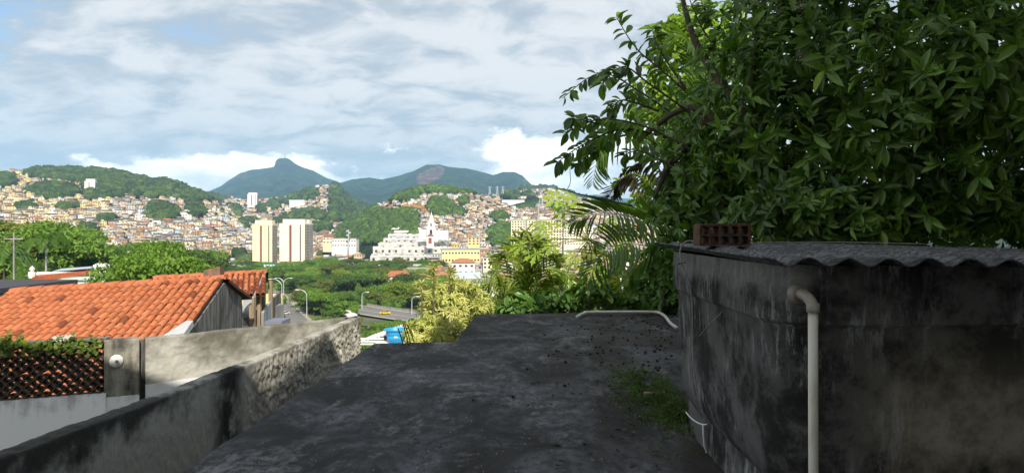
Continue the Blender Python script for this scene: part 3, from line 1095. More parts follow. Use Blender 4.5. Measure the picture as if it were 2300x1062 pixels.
for px in (1100, 1117, 1129.5):
    pylon(px, 418, 442, 1640, 'slim steel power pylon on the skyline by the grass field', 'pylons by the grass field')
pylon(1215, 432, 470, 1300, 'large lattice pylon at the corner of the grass field', None, 0.22)
for px, y0, y1 in ((1018, 357, 377), (1025, 358, 378), (1077, 373, 387), (1082, 374, 388)):
    a = P(px, y1, 4985)
    r = thing('radio_mast', 'thin radio mast on the mountain crest with the bare rock face', 'mast', a, 0, 'masts on the mountain crest')
    hgt = P(px, y0, 4985).z - a.z
    MB().tube([(0, 0, -20), (0, 0, hgt * 0.6), (0, 0, hgt)], [2.4, 1.6, 0.6], 4).build('shaft', MSTEEL, r)
    MB().box((0, 0, hgt * 0.7), (5, 1, 1.5)).build('antenna', MSTEEL, r)
a = P(640, 356, 6180)
r = thing('statue', 'tiny pale figure with outspread arms on the mountain peak', 'statue', a)
MSTA = simple('statue_stone', (0.30, 0.31, 0.31))
MB().box((0, 0, 0), (10, 10, 18), 0, 0.8).build('pedestal', MSTA, r)
MB().lathe([(4.6, 8), (3.8, 18), (3.4, 26), (3.8, 32), (2.6, 35), (1.1, 36)], (0, 0, 0), 10).build('robe', MSTA, r)
for s_ in (-1, 1):
    MB().tube([(s_ * 2, 0, 33), (s_ * 8, 0, 33.5), (s_ * 14, 0, 33.5)], [2.4, 1.8, 1.0], 6).build('arm', MSTA, r)
MB().lathe([(0.1, 36), (1.9, 37.2), (2.0, 38.8), (0.1, 40.4)], (0, 0, 0), 8).build('head', MSTA, r)
# slim brick factory chimney, telecom mast
a = P(410, 588, 420)
r = thing('factory_chimney', 'slim old brick chimney rising among trees below the favela', 'chimney', a)
MB().lathe([(1.25, -6), (0.95, 10.6), (1.15, 10.8), (1.15, 11.6), (0.9, 11.6)], (0, 0, 0), 12).build('shaft', simple('chimney_brick', (0.42, 0.18, 0.10), (0.30, 0.13, 0.08), scale=0.8), r)
a = P(783, 552, 830)
r = thing('telecom_mast', 'grey telecom mast with dish antennas beside the white hall', 'mast', a)
MB().tube([(0, 0, -4), (0, 0, 20)], [0.9, 0.5], 6).build('shaft', MSTEEL, r)
for z, s_ in ((18, -1), (16, 1), (13, -1)):
    MB().box((s_ * 1.6, -0.4, z), (2.0, 0.8, 1.8)).build('dish', MSTEEL, r)
# hoarding with a blue picture
a = P(605, 603, 560)
r = thing('billboard', 'billboard with blue and white picture at the foot of the cream tower', 'billboard', a)
MBB, t, b = new_mat('billboard_print')
v = t.coord('Object')
wv = t.node('ShaderNodeTexWave')
t.link(t.mapping(v, scale=(0.10, 0.1, 0.22)), wv.inputs['Vector'])
wv.inputs['Distortion'].default_value = 6
wv.inputs['Scale'].default_value = 1.2
t.put(b.inputs['Base Color'], t.mix(t.ramp(wv.outputs['Fac'], 0.35, 0.6), (0.10, 0.36, 0.62), (0.62, 0.72, 0.76)))
MB().box((0, 0, 1.0), (9.0, 0.4, 4.6)).build('panel', MBB, r)
for x in (-3, 3):
    MB().box((x, 0.4, -6), (0.4, 0.4, 12)).build('post', MSTEEL, r)

# ------------------------------------------------------------------ road
def strip(name, pts, w0, w1, dz, mat, kind='structure'):
    """ribbon whose edges lie w0..w1 metres to the side of the centre line"""
    V, Q = [], []
    for i, p in enumerate(pts):
        d = (Vector(pts[min(i + 1, len(pts) - 1)]) - Vector(pts[max(i - 1, 0)])).normalized()
        nx, ny = d.y, -d.x
        for w_ in (w0, w1):
            x, y = p[0] + nx * w_, p[1] + ny * w_
            V.append((x, y, p[2] + dz))
    Q = [(2 * i, 2 * i + 1, 2 * i + 3, 2 * i + 2) for i in range(len(pts) - 1)]
    return obj(name, mesh_np(name, V, Q, mat), kind=kind)


def flat(px, py):
    """point on the valley floor seen at a pixel"""
    z = -35.6
    Y = (CAMZ - z) * F / (py - HY)
    return ((px - CX) / F * Y, Y, z)


def smooth_path(pts, n=24):
    out = []
    for i in range(len(pts) - 1):
        p0, p1, p2, p3 = [Vector(pts[max(0, min(len(pts) - 1, j))]) for j in (i - 1, i, i + 1, i + 2)]
        for k in range(n):
            s = k / n
            out.append(tuple(0.5 * ((2 * p1) + (p2 - p0) * s + (2 * p0 - 5 * p1 + 4 * p2 - p3) * s * s + (-p0 + 3 * p1 - 3 * p2 + p3) * s ** 3)))
    out.append(tuple(pts[-1]))
    return out


R1 = smooth_path([flat(560, 655), flat(640, 668), flat(740, 684), flat(840, 700), flat(960, 717), flat(1150, 738), flat(1500, 760)])
strip('road', R1, -8, 8, 0.05, MASPH)
strip('road_marking', R1, -0.12, 0.12, 0.06, MWHITE)
strip('pavement', R1, -11, -8, 0.20, MPAVE)
strip('pavement', R1, 8, 10.5, 0.20, MPAVE)
R2 = smooth_path([flat(600, 640), flat(634, 680), flat(662, 712), flat(690, 745)])
strip('road', R2, -3.5, 3.5, 0.10, MASPH)
strip('pavement', R2, -5.5, -3.5, 0.24, MPAVE)
strip('verge', R2, -12, -5.5, 0.16, MGRASS)
gr = obj('guard_rail', None, None, (0, 0, 0), label='low concrete guard rail along the far side of the valley road', cat='guard rail')
V = []
for i in range(0, len(R1) - 1):
    a, b_ = Vector(R1[i]), Vector(R1[i + 1])
    d = (b_ - a)
    nrm = Vector((d.y, -d.x, 0)).normalized() * -10.9
    m_ = (a + b_) / 2 + nrm
    MB().box((m_.x, m_.y, m_.z + 0.6), (d.length * 1.02, 0.4, 0.9), math.atan2(d.y, d.x)).build('rail_section', MGREYC, gr)


def street_lamp(px, ybase, ytop, arms, label, group, Y=None):
    a = Vector(flat(px, ybase)) if Y is None else P(px, ybase, Y)
    hgt = P(px, ytop, a.y).z - a.z
    r = thing('street_lamp', label, 'street lamp', a, 0, group)
    th = 0.16 * a.y / 300
    MB().tube([(0, 0, -3), (0, 0, hgt * 0.55), (0, 0, hgt * 0.78)], [th * 1.3, th, th * 0.9], 8).build('pole', MSTEEL, r)
    for s_ in arms:
        pts = [(s_ * hgt * 0.30 * (1 - math.cos(q)), 0, hgt * 0.78 + hgt * 0.22 * math.sin(q)) for q in np.linspace(0, math.pi / 2, 8)]
        arm = MB().tube(pts, th * 0.8, 6).build('arm', MSTEEL, r)
        MB().box((s_ * hgt * 0.34, 0, hgt - 0.1), (1.3, 0.5, 0.28)).build('lamp_head', MWHITE, arm)


street_lamp(689, 713, 650, (-1,), 'street lamp with one curved arm beside the lower road bend', None)
street_lamp(633, 706, 626, (-1,), 'street lamp with one curved arm rising behind the porch house', None)
street_lamp(813, 694, 655, (1,), 'street lamp with one curved arm on the far kerb of the valley road', 'kerb lamps of the valley road')
street_lamp(925, 706, 665, (1,), 'street lamp with one curved arm on the far kerb of the valley road', 'kerb lamps of the valley road')
for px, yb, yt, Y in ((637, 675, 624, 380), (672, 665, 638, 395), (730, 672, 643, 400), (543, 620, 596, 520), (520, 612, 594, 560)):
    street_lamp(px, yb, yt, (-1, 1), 'tall lamp post with two spread arms standing among the valley trees', 'double arm lamps in the valley', Y)

# cars
def car(name, label, cat, px, py, rz, paint, van=False):
    a = flat(px, py)
    r = thing(name, label, cat, (a[0], a[1], a[2] + 0.06), rz)
    pm = simple(name + '_paint', paint, rough=0.3, spec=0.6)
    L, W = (4.5, 1.75)
    H = 1.45 if not van else 2.0
    MB().hexa([(-L / 2, -W / 2, 0.3), (L / 2, -W / 2, 0.3), (L / 2, W / 2, 0.3), (-L / 2, W / 2, 0.3)],
              [(-L / 2 + .1, -W / 2 + .06, 0.9), (L / 2 - .1, -W / 2 + .06, 0.82), (L / 2 - .1, W / 2 - .06, 0.82), (-L / 2 + .1, W / 2 - .06, 0.9)]).build('body', pm, r)
    MB().hexa([(-L * .42, -W / 2 + .08, 0.88), (L * .26, -W / 2 + .08, 0.86), (L * .26, W / 2 - .08, 0.86), (-L * .42, W / 2 - .08, 0.88)],
              [(-L * .30, -W / 2 + .25, H - .06), (L * .06, -W / 2 + .25, H - .06), (L * .06, W / 2 - .25, H - .06), (-L * .30, W / 2 - .25, H - .06)]).build('window_band', MWIN, r)
    MB().box((-L * .12, 0, H - 0.02), (L * .37, W - .45, 0.08)).build('roof', pm, r)
    for x in (-1.35, 1.35):
        for s_ in (-1, 1):
            MB().tube([(x, s_ * 0.66, 0.31), (x, s_ * 0.88, 0.31)], 0.31, 12).build('wheel', MWIN, r)
    return r


car('taxi', 'yellow taxi driving on the valley road', 'car', 866, 705, -0.12, (0.80, 0.50, 0.02))
car('car', 'dark car driving behind the yellow taxi', 'car', 790, 690, -0.12, (0.03, 0.03, 0.035), True)
car('car', 'white car on the lower road below the porch house', 'car', 640, 706, 1.2, (0.7, 0.7, 0.7))

# ------------------------------------------------------------------ trees
MBARK = simple('bark', (0.10, 0.075, 0.05), (0.16, 0.13, 0.10), scale=3, stretch=(1, 1, 0.3))
MLEAF = leaf_mat('tree_leaves', (0.075, 0.140, 0.018), (0.165, 0.250, 0.030), 0.32, 0.5, 0.45)


def tree_proto(seed, rx, rz_, hc, n, lobes, leaf, flat_=False):
    """crown of leaf sprays in clumps over branching limbs; origin at the foot of the trunk"""
    rng = np.random.default_rng(seed)
    cs = []
    for i in range(lobes):
        a = rng.uniform(0, 2 * math.pi)
        rr = rx * math.sqrt(rng.uniform(0, 0.75))
        z = hc + rz_ * (rng.uniform(-0.75, 0.55) if not flat_ else rng.uniform(-0.1, 0.25)) * (1 - 0.4 * (rr / rx) ** 2)
        cs.append((rr * math.cos(a), rr * math.sin(a), z, rx * rng.uniform(0.26, 0.46)))
    cs = np.array(cs)
    pick = rng.integers(0, lobes, n)
    d = rng.normal(size=(n, 3))
    d[:, 2] = np.abs(d[:, 2]) * 0.9 - 0.25 * rng.random(n)
    d /= np.linalg.norm(d, axis=1, keepdims=True)
    rad = cs[pick, 3] * (0.62 + 0.45 * rng.random(n))
    squash = np.array([1, 1, 0.62 if not flat_ else 0.4])
    Pn = cs[pick, :3] + d * rad[:, None] * squash
    D = d * 0.5 + rng.normal(size=(n, 3)) * 0.6 + np.array([0, 0, -0.25])
    U = d + rng.normal(size=(n, 3)) * 0.45 + np.array([0, 0, 0.5])
    L = leaf * rng.uniform(0.6, 1.35, n)
    me = leaves_mesh('tree_crown', Pn, D, U, L, L * rng.uniform(0.5, 0.9, n), MLEAF, leaf_template(0.3, 0.3, 2))
    mb = MB()
    th = rx * 0.06
    mb.tube([(0, 0, -2), (rng.normal() * .2, rng.normal() * .2, hc * 0.35), (rng.normal() * .3, rng.normal() * .3, hc * 0.75)], [th * 1.3, th, th * 0.7], 7)
    for c in cs[: min(9, lobes)]:
        mb.tube([(0, 0, hc * 0.4), (c[0] * 0.5, c[1] * 0.5, hc * 0.4 + (c[2] - hc * 0.4) * 0.7), (c[0], c[1], c[2])], [th * 0.6, th * 0.4, th * 0.12], 5)
    return me, mb.mesh('tree_trunk', MBARK, True)


TREES = [tree_proto(1, 5.2, 5.2, 5.2, 6200, 26, 0.60), tree_proto(2, 6.2, 4.6, 5.4, 6800, 30, 0.60), tree_proto(3, 4.2, 6.4, 6.2, 5600, 26, 0.55),
         tree_proto(4, 7.5, 2.6, 7.6, 6000, 30, 0.62, True), tree_proto(5, 4.8, 4.8, 4.2, 5600, 22, 0.6)]
SHADES = {'bright green': (1.15, 1.25, 1.0), 'dark green': (0.55, 0.62, 0.75), 'mid green': (0.85, 0.92, 0.85), 'yellowish green': (1.55, 1.35, 0.9), 'olive': (1.15, 0.85, 0.9)}
FORMS = ['round crowned', 'broad crowned', 'upright', 'flat topped', 'bushy']


def tree(X, Y, z, kind, s, shade, where, group, name='broadleaf_tree'):
    r = thing(name, f'{shade} {FORMS[kind]} tree {where}', 'tree', (X, Y, z), random.uniform(0, 6.28), f'{shade} {FORMS[kind]} {group}')
    r.scale = (s, s, s * random.uniform(0.9, 1.1))
    k = random.uniform(0.88, 1.12)
    c = tuple(v * k for v in SHADES[shade])
    obj('trunk', TREES[kind][1], r)
    obj('crown', TREES[kind][0], r, color=c)
    return r


def near_road(X, Y):
    for path, wd in ((R1, 12), (R2, 6)):
        for p in path[::4]:
            if (p[0] - X) ** 2 + (p[1] - Y) ** 2 < wd ** 2:
                return True
    return False


placed = []
def grove(n, px0, px1, Y0, Y1, smin, smax, shades, where, group, sep, kinds=(0, 1, 2, 3, 4), zfn=ground_z, keep=None):
    cnt = 0
    for _ in range(n * 14):
        if cnt >= n:
            break
        Y = random.uniform(Y0, Y1)
        px = random.uniform(px0, px1)
        X = (px - CX) / F * Y
        if near_road(X, Y) or any((X - a) ** 2 + (Y - b_) ** 2 < sep * sep for a, b_ in placed):
            continue
        if keep and not keep(px, Y):
            continue
        placed.append((X, Y))
        cnt += 1
        tree(X, Y, zfn(X, Y), random.choice(kinds), random.uniform(smin, smax), random.choice(shades), where, group)


VAL = ['bright green', 'bright green', 'mid green', 'mid green', 'yellowish green', 'dark green', 'olive']
# wood beyond the valley road
grove(70, 640, 985, 325, 560, 1.05, 1.5, VAL, 'in the wood beyond the valley road', 'trees in the wood beyond the valley road', 8.5)
grove(14, 985, 1300, 300, 440, 0.9, 1.2, VAL, 'between the shrub and the town houses', 'trees by the town houses', 10, keep=lambda p, Y: p > 1130 or Y < 330)
grove(17, 742, 1000, 560, 700, 1.1, 1.5, ['dark green', 'mid green', 'olive', 'olive', 'yellowish green'], 'in front of the cemetery', 'trees in front of the cemetery', 13, (1, 3))
grove(9, 692, 745, 600, 690, 1.2, 1.5, ['mid green', 'bright green'], 'beside the wide pale tower', 'trees beside the wide pale tower', 9)
grove(18, 425, 566, 480, 640, 1.0, 1.35, ['dark green', 'mid green', 'dark green'], 'in the dark row at the foot of the cream tower', 'trees at the foot of the cream tower', 10, (1, 3, 0))
grove(13, 560, 690, 420, 600, 1.0, 1.3, ['mid green', 'dark green', 'bright green'], 'between the towers and the porch house', 'trees in front of the towers', 10, keep=lambda p, Y: True)
# bushes this side of the road
grove(14, 694, 780, 290, 318, 0.95, 1.25, ['bright green', 'mid green'], 'on the strip between the valley roads', 'trees on the strip', 4.5, (0, 2, 4))
grove(12, 690, 800, 215, 258, 0.6, 0.75, ['bright green', 'mid green'], 'between the two valley roads', 'trees between the roads', 7, (0, 2, 4))
grove(22, 800, 1000, 130, 235, 0.75, 0.95, ['bright green', 'bright green', 'mid green'], 'on the bank below the blue tub', 'trees on the bank below', 5.5, (0, 4))
grove(22, 1000, 1440, 90, 240, 0.8, 1.1, ['bright green', 'mid green', 'yellowish green'], 'on the bank behind the papaya', 'trees on the bank behind the papaya', 7, (0, 1, 4))
# scattered through the lower town and slopes
grove(16, 990, 1300, 480, 760, 0.8, 1.2, ['dark green', 'mid green'], 'standing between town houses', 'trees between town houses', 22, (0, 1, 2), keep=lambda p, Y: not (1150 < p < 1265 and Y > 700))
grove(20, 1480, 2400, 24, 120, 0.8, 1.15, ['dark green', 'mid green'], 'on the slope behind the water tank', 'trees on the slope behind the tank', 7, (0, 1, 4))
# left bank
grove(26, -30, 175, 120, 260, 1.1, 1.6, ['bright green', 'mid green', 'dark green', 'olive'], 'in the tall clump above the side street', 'trees above the side street', 8, (0, 1, 2, 4), keep=lambda p, Y: not (150 < p and Y > 220))
grove(22, 215, 460, 190, 420, 1.0, 1.5, ['bright green', 'dark green', 'mid green'], 'between the mint house and the brick chimney', 'trees behind the mint house', 9, (0, 1, 3, 4), keep=lambda p, Y: not (300 < p < 362 and Y < 262))
grove(16, 330, 520, 60, 150, 0.6, 0.85, ['bright green'], 'behind the tiled ridge', 'bright trees behind the tiled ridge', 5, (0, 4, 1), keep=lambda p, Y: p > 285 + (150 - Y) * 0.2)
grove(26, 120, 430, 420, 640, 1.1, 1.5, ['dark green', 'mid green', 'dark green', 'olive'], 'in the belt below the yellow houses', 'trees below the yellow houses', 11, (0, 1, 3))

# ------------------------------------------------------------------ neighbouring houses on the left
def wpart(name, mb, mat, root, smooth=False, **tags):
    """part given in world coordinates under a root that is only moved"""
    o = obj(name, mb.mesh(name, mat, smooth), root, **tags)
    inv = Matrix.Identity(4)
    p = root
    while p is not None:
        inv = inv @ Matrix.Translation(-p.location) if p.location.length else inv
        p = p.parent
    o.matrix_parent_inverse = inv
    return o


def wchild(name, me, parent, M, color=None):
    o = obj(name, me, parent, color=color)
    o.matrix_basis = M
    return o


MTILE, t, b = new_mat('clay_tile')
oi = t.node('ShaderNodeObjectInfo')
v = t.coord('Object')
vn = t.comb(t.math('ADD', t.sep(v)[0], t.math('MULTIPLY', oi.outputs['Random'], 37.0)), t.sep(v)[1], t.sep(v)[2])
c = t.mix(t.ramp(t.noise(vn, 9, 5, 0.6), 0.35, 0.7), (0.41, 0.130, 0.056), (0.32, 0.100, 0.045))
c = t.mix(t.ramp(oi.outputs['Random'], 0.0, 1.0, 0.0, 0.35), c, (0.44, 0.18, 0.090))
c = t.mix(t.ramp(t.noise(vn, 5, 8, 0.75), 0.57, 0.70, 0.0, 0.8), c, (0.085, 0.06, 0.045))
c = t.mix(1.0, c, oi.outputs['Color'], 'MULTIPLY')
t.put(b.inputs['Base Color'], c)
b.inputs['Roughness'].default_value = 0.85
b.inputs['Specular IOR Level'].default_value = 0.2
t.link(t.bump(t.noise(v, 60, 4, 0.6), 0.25, 0.004), b.inputs['Normal'])
MTILED = simple('clay_tile_channel', (0.13, 0.045, 0.022), (0.06, 0.03, 0.02), scale=5)  # clay darkened to deepen the shade in the grooves between tiles
MDARKR, t, b = new_mat('dark_streaked_render')  # dark render with vertical streaks and patches
v = t.pos()
vs = t.mapping(v, scale=(5, 5, 0.5))
c = t.mix(t.ramp(t.noise(vs, 1.0, 6, 0.65), 0.36, 0.62), (0.035, 0.034, 0.032), (0.20, 0.19, 0.175))
c = t.mix(t.ramp(t.noise(v, 2.0, 6, 0.6), 0.5, 0.7), c, (0.05, 0.047, 0.042))
t.put(b.inputs['Base Color'], c)
b.inputs['Roughness'].default_value = 0.95
t.link(t.bump(t.noise(v, 18, 6, 0.6), 0.5, 0.02), b.inputs['Normal'])
MGREYW = simple('grey_lime_wall', (0.42, 0.43, 0.44), (0.30, 0.30, 0.30), scale=1.5, coord='Object')
MWOODP = simple('weathered_wood', (0.30, 0.23, 0.15), (0.20, 0.15, 0.10), scale=2, stretch=(6, 6, 0.6))
MBRICK, t, b = new_mat('old_brick')
v = t.coord('Object')
br = t.node('ShaderNodeTexBrick')
t.link(t.mapping(v, rot=(math.pi / 2, 0, 0)), br.inputs['Vector'])
br.inputs['Scale'].default_value = 1.0
br.inputs['Brick Width'].default_value = 0.22
br.inputs['Row Height'].default_value = 0.07
br.inputs['Mortar Size'].default_value = 0.008
br.inputs['Color1'].default_value = (0.34, 0.13, 0.065, 1)
br.inputs['Color2'].default_value = (0.24, 0.10, 0.055, 1)
br.inputs['Mortar'].default_value = (0.20, 0.17, 0.14, 1)
t.put(b.inputs['Base Color'], t.mix(t.ramp(t.noise(v, 4, 5, 0.6), 0.45, 0.65, 0, 0.7), br.outputs[0], (0.10, 0.085, 0.07)))
b.inputs['Roughness'].default_value = 0.95


def tile_mesh(w_, l_, lift=0.045, seg=6):
    """barrel cover tile, wider at the lower end, lying along +x (down the roof), z up"""
    mb = MB()
    vs, fs = [], []
    for (x, ws, dz) in ((0.0, 0.86, 0.012), (l_, 1.0, 0.034)):
        for th in (0.0, 0.016):
            for k in range(seg + 1):
                an = math.pi * k / seg
                rr = w_ * 0.5 * ws - th
                vs.append((x, -math.cos(an) * rr * 0.92, dz + math.sin(an) ** 0.8 * (lift * ws * 1.35 - th) - 0.004))
    m_ = seg + 1
    for k in range(seg):
        fs.append((k, k + 1, 2 * m_ + k + 1, 2 * m_ + k))
        fs.append((2 * m_ + k, 2 * m_ + k + 1, 3 * m_ + k + 1, 3 * m_ + k))
    return mb.add(vs, fs).mesh('roof_tile', MTILE, True)


def tiled_roof(house, P1, P2, P3, cols, rows, name='roof', dark=0.05, sub_rows=0, darkset=(0.45, 0.43, 0.46), prob=None, lw=None):
    er = (P2 - P1)
    width = er.length
    er.normalize()
    ed = (P3 - P2)
    slope = ed.length
    ed.normalize()
    nn_ = ed.cross(er).normalized()
    ed = er.cross(nn_).normalized() if er.cross(nn_).dot(ed) > 0 else -er.cross(nn_).normalized()
    wt, lt = width / cols, slope / rows
    nrow = rows + sub_rows
    # channel layer beneath the cover tiles
    V, Q = [], []
    seg = 4
    for j in range(nrow + 1):
        for i in range(cols * seg + 1):
            an = 2 * math.pi * i / seg
            V.append(P1 + er * (i * wt / seg) + ed * (j * lt) + nn_ * (0.02 * math.cos(an) - 0.005))
    m_ = cols * seg + 1
    Q = [(j * m_ + i, (j + 1) * m_ + i, (j + 1) * m_ + i + 1, j * m_ + i + 1) for j in range(nrow) for i in range(m_ - 1)]
    mb = MB().add(V, Q)
    roof = wpart(name, mb, MTILED, house, True)
    me = tile_mesh(wt * 0.84, lt * 1.13, 0.066)
    Rm = Matrix((ed, -er.cross(ed).cross(ed) if False else nn_.cross(ed), nn_)).transposed().to_4x4()
    extra = MB()
    for j in range(nrow):
        for i in range(cols):
            c = P1 + er * ((i + 0.5) * wt) + ed * (j * lt - 0.02) + nn_ * 0.012
            jit = Matrix.Rotation(random.gauss(0, 0.018), 4, 'Z') @ Matrix.Rotation(random.gauss(0, 0.010), 4, 'Y')
            M_ = Matrix.Translation(c + er * random.gauss(0, 0.004) + ed * random.gauss(0, 0.012)) @ Rm @ jit
            if j < rows:
                k = random.uniform(0.86, 1.12)
                col = (k, k, k)
                if random.random() < (dark if prob is None else prob(i / cols, j / rows)):
                    col = darkset
                wchild('roof_tile', me, roof, M_, col)
            else:
                extra.add([M_ @ v_.co for v_ in me.vertices], [tuple(p.vertices) for p in me.polygons])
    if sub_rows:
        ex = obj('lower_tiles', extra.mesh('lower_tiles', MTILE, True), roof, kind='stuff')
    # ridge caps
    cap = tile_mesh(wt * 1.25, 0.44, 0.06)
    nc = max(3, int(width / 0.38))
    Rr = Matrix((er, nn_.cross(er), nn_)).transposed().to_4x4()
    for i in range(nc):
        k = random.uniform(0.9, 1.1)
        wchild('ridge_tile', cap, roof, Matrix.Translation(P1 + er * (i * width / nc) + nn_ * 0.03) @ Rr, (k, k, k))
    return roof, er, ed, nn_


P1, P2, P3 = P(24, 656, 19.0), P(503, 627, 19.8), P(415, 748, 16.35)
house = thing('tiled_house', 'low house with bright orange barrel tile roof and dark streaked gable', 'house', (P2.x - 2.5, P2.y - 1, -5.5))
roof, er, ed, nn_ = tiled_roof(house, P1, P2, P3, 28, 10, 'roof', 0.035, 9,
                               prob=lambda u, s: 0.45 if (s < 0.10 and u > 0.62) else 0.03)
P2b = P2 + er * 0.02
back = Vector((-ed.x, -ed.y, ed.z))
low = -5.5
A_ = P2b + ed * 3.9
B_ = P2b + back * 2.25
off = Vector((0, 0, -0.10))
g = MB()
th = er * -0.15
pts = [Vector((A_.x, A_.y, low)), Vector((B_.x, B_.y, low)), B_ + off, P2b + off, A_ + off]
g.add(pts + [p + th for p in pts], [(0, 1, 2, 3, 4), (9, 8, 7, 6, 5), (0, 5, 6, 1), (1, 6, 7, 2), (2, 7, 8, 3), (3, 8, 9, 4), (4, 9, 5, 0)])
wpart('gable_wall', g, MDARKR, house)
# the far slope seen edge on, with its overhanging curved eave
bs_ = MB()
prev = None
for k in range(9):
    s = k / 8 * 3.2
    drop = Vector((0, 0, 0.10 * (k / 8) ** 2))
    c = P2b + back * s + drop + er * 0.12
    ring = [c, c - er * 6.0, c - er * 6.0 - Vector((0, 0, 0.09)), c - Vector((0, 0, 0.09))]
    bs_.add(ring, [])
for k in range(8):
    o_ = k * 4
    for i in range(4):
        i2 = (i + 1) % 4
        bs_.f.append((o_ + i, o_ + i2, o_ + 4 + i2, o_ + 4 + i))
bs_.f.append((35, 34, 33, 32))
wpart('rear_roof', bs_, MTILED, house)
g = MB()
q = P2b + ed * 3.25
g.add([q + er * 0.05, q + er * 0.05 + ed * 0.9, q - er * 0.45 + ed * 0.9, q - er * 0.12, q + er * 0.05 + nn_ * 0.15, q + er * 0.05 + ed * 0.9 + nn_ * 0.15, q - er * 0.45 + ed * 0.9 + nn_ * 0.15, q - er * 0.12 + nn_ * 0.15],
      [(4, 5, 6, 7), (0, 1, 5, 4), (1, 2, 6, 5), (2, 3, 7, 6), (3, 0, 4, 7)])
wpart('mortar_fillet', g, MGREYW, house)
# front wall under the eaves
e0, e1 = P1 + ed * 7.4, P2b + ed * 7.4
g = MB()
g.hexa([(e0.x, e0.y + .3, low), (e1.x, e1.y + .3, low), (e1.x, e1.y + .5, low), (e0.x, e0.y + .5, low)],
       [(e0.x, e0.y + .3, e0.z - .1), (e1.x, e1.y + .3, e1.z - .1), (e1.x, e1.y + .5, e1.z - .1), (e0.x, e0.y + .5, e0.z - .1)])
wpart('front_wall', g, MGREYW, house)
# brick chimney block on the ridge
c0, c1 = P(457, 626, 21.2), P(489, 622, 20.9)
g = MB()
ct = [P(457, 607, 21.2), P(494, 599, 20.9), P(504, 598, 21.7), P(468, 606, 22.0)]
cb = [Vector((p.x, p.y, -0.9)) for p in ct]
g.hexa(cb, ct)
ch = wpart('chimney', g, MBRICK, house)
g = MB()
g.hexa([p + Vector((0, 0, 0.002)) for p in ct], [p + Vector((0, 0, 0.05)) for p in ct])
wpart('chimney_cap', g, MGREYC, ch)

# porch house behind: weathered roof, posts, white arch, yellow wall
Q1, Q2, Q3 = P(344, 626, 25.2), P(597, 612, 26.5), P(573, 664, 24.3)
ph = thing('porch_house', 'house with weathered brown tile porch roof on tall posts', 'house', (Q2.x - 1, Q2.y, -5.5))
proof, per, ped, pnn = tiled_roof(ph, Q1, Q2, Q3, 20, 6, 'roof', 0.5, 0, (0.42, 0.36, 0.40),
                                  prob=lambda u, s: 0.08 if s < 0.2 else (0.72 if u > 0.6 else 0.15))
g = MB()
pb = Vector((-ped.x, -ped.y, ped.z))
for k in range(7):
    s = k / 6 * 1.5
    c = Q2 + pb * s + Vector((0, 0, 0.05 * (k / 6) ** 2)) + per * 0.10
    g.add([c, c - per * 4.2, c - per * 4.2 - Vector((0, 0, 0.08)), c - Vector((0, 0, 0.08))], [])
for k in range(6):
    for i in range(4):
        g.f.append((k * 4 + i, k * 4 + (i + 1) % 4, k * 4 + 4 + (i + 1) % 4, k * 4 + 4 + i))
wpart('rear_roof', g, MTILED, ph)
g = MB()
g.hexa([Q2 + per * .02 - pnn * .02, Q3 + per * .02 - pnn * .02 + ped * .1, Q3 - per * .05 + ped * .1 - pnn * .02, Q2 - per * .05 - pnn * .02],
       [Q2 + per * .02 + pnn * .07, Q3 + per * .02 + ped * .1 + pnn * .07, Q3 - per * .05 + ped * .1 + pnn * .07, Q2 - per * .05 + pnn * .07])
wpart('verge_mortar', g, MGREYC, ph)
for (px, y0, y1, Y, w_) in ((567, 668, 735, 24.0, 0.17), (581, 655, 720, 24.8, 0.15), (592, 628, 712, 26.2, 0.13), (608, 630, 690, 27.4, 0.14)):
    a, b_ = P(px, y1, Y), P(px, y0, Y)
    g = MB().box((a.x, a.y, (a.z + b_.z) / 2 - 0.7), (w_, w_, b_.z - a.z + 1.4))
    wpart('post', g, MWOODP, ph)
g = MB()
aw = [P(545, 662, 23.6), P(566, 668, 23.9)]
arc = [(P(545 + 21 * s, 662 + 6 * s, 23.6 + 0.3 * s)) for s in np.linspace(0, 1, 8)]
arl = [(P(545 + 21 * s, 702 - 22 * math.sin(s * math.pi / 2) ** 0.8, 23.6 + 0.3 * s)) for s in np.linspace(0, 1, 8)]
for dy in (0, 0.15):
    g.add([p + Vector((0, dy, 0)) for p in arc] + [p + Vector((0, dy, 0)) for p in arl], [(i, i + 8, i + 9, i + 1) for i in range(7)])
g.f += [(8 + i, 24 + i, 25 + i, 9 + i) for i in range(7)]
wpart('arch', g, MGREYW, ph)
a, b_ = P(540, 660, 31), P(634, 660, 31)
wpart('yellow_wall', MB().box(((a.x + b_.x) / 2, 31, a.z - 2.2), (b_.x - a.x, 0.2, 4.4)), MYELW, ph)
wpart('terrace', MB().box((a.x + .6, 27.0, P(560, 722, 24).z - 1.0), (3.6, 5.5, 2.0)), MGREYC, ph)
g = MB()
s0, s1, s2 = P(592, 702, 24.6), P(612, 672, 27.8), P(631, 655, 30.5)
low_ = Vector((0, 0, -2.5))
g.hexa([s0 + low_, s1 + low_, s1 + low_ + Vector((-.12, 0.1, 0)), s0 + low_ + Vector((-.12, 0.1, 0))], [s0, s1, s1 + Vector((-.12, .1, 0)), s0 + Vector((-.12, .1, 0))])
wpart('stair_wall', g, MGREYW, ph)
g = MB()
g.hexa([s1 + low_, s2 + low_, s2 + low_ + Vector((-.12, 0.1, 0)), s1 + low_ + Vector((-.12, 0.1, 0))], [s1, s2, s2 + Vector((-.12, .1, 0)), s1 + Vector((-.12, .1, 0))])
wpart('boundary_wall', g, MDARKR, ph)
for i in range(6):
    px = 546 + i * 2.6
    a, b_ = P(px, 731, 23.4), P(px, 715, 23.4)
    wpart('baluster', MB().tube([a, b_], 0.012, 4), MWIN, ph)
wpart('rail', MB().tube([P(545, 715, 23.4), P(562, 714, 23.4)], 0.016, 5), MWIN, ph)
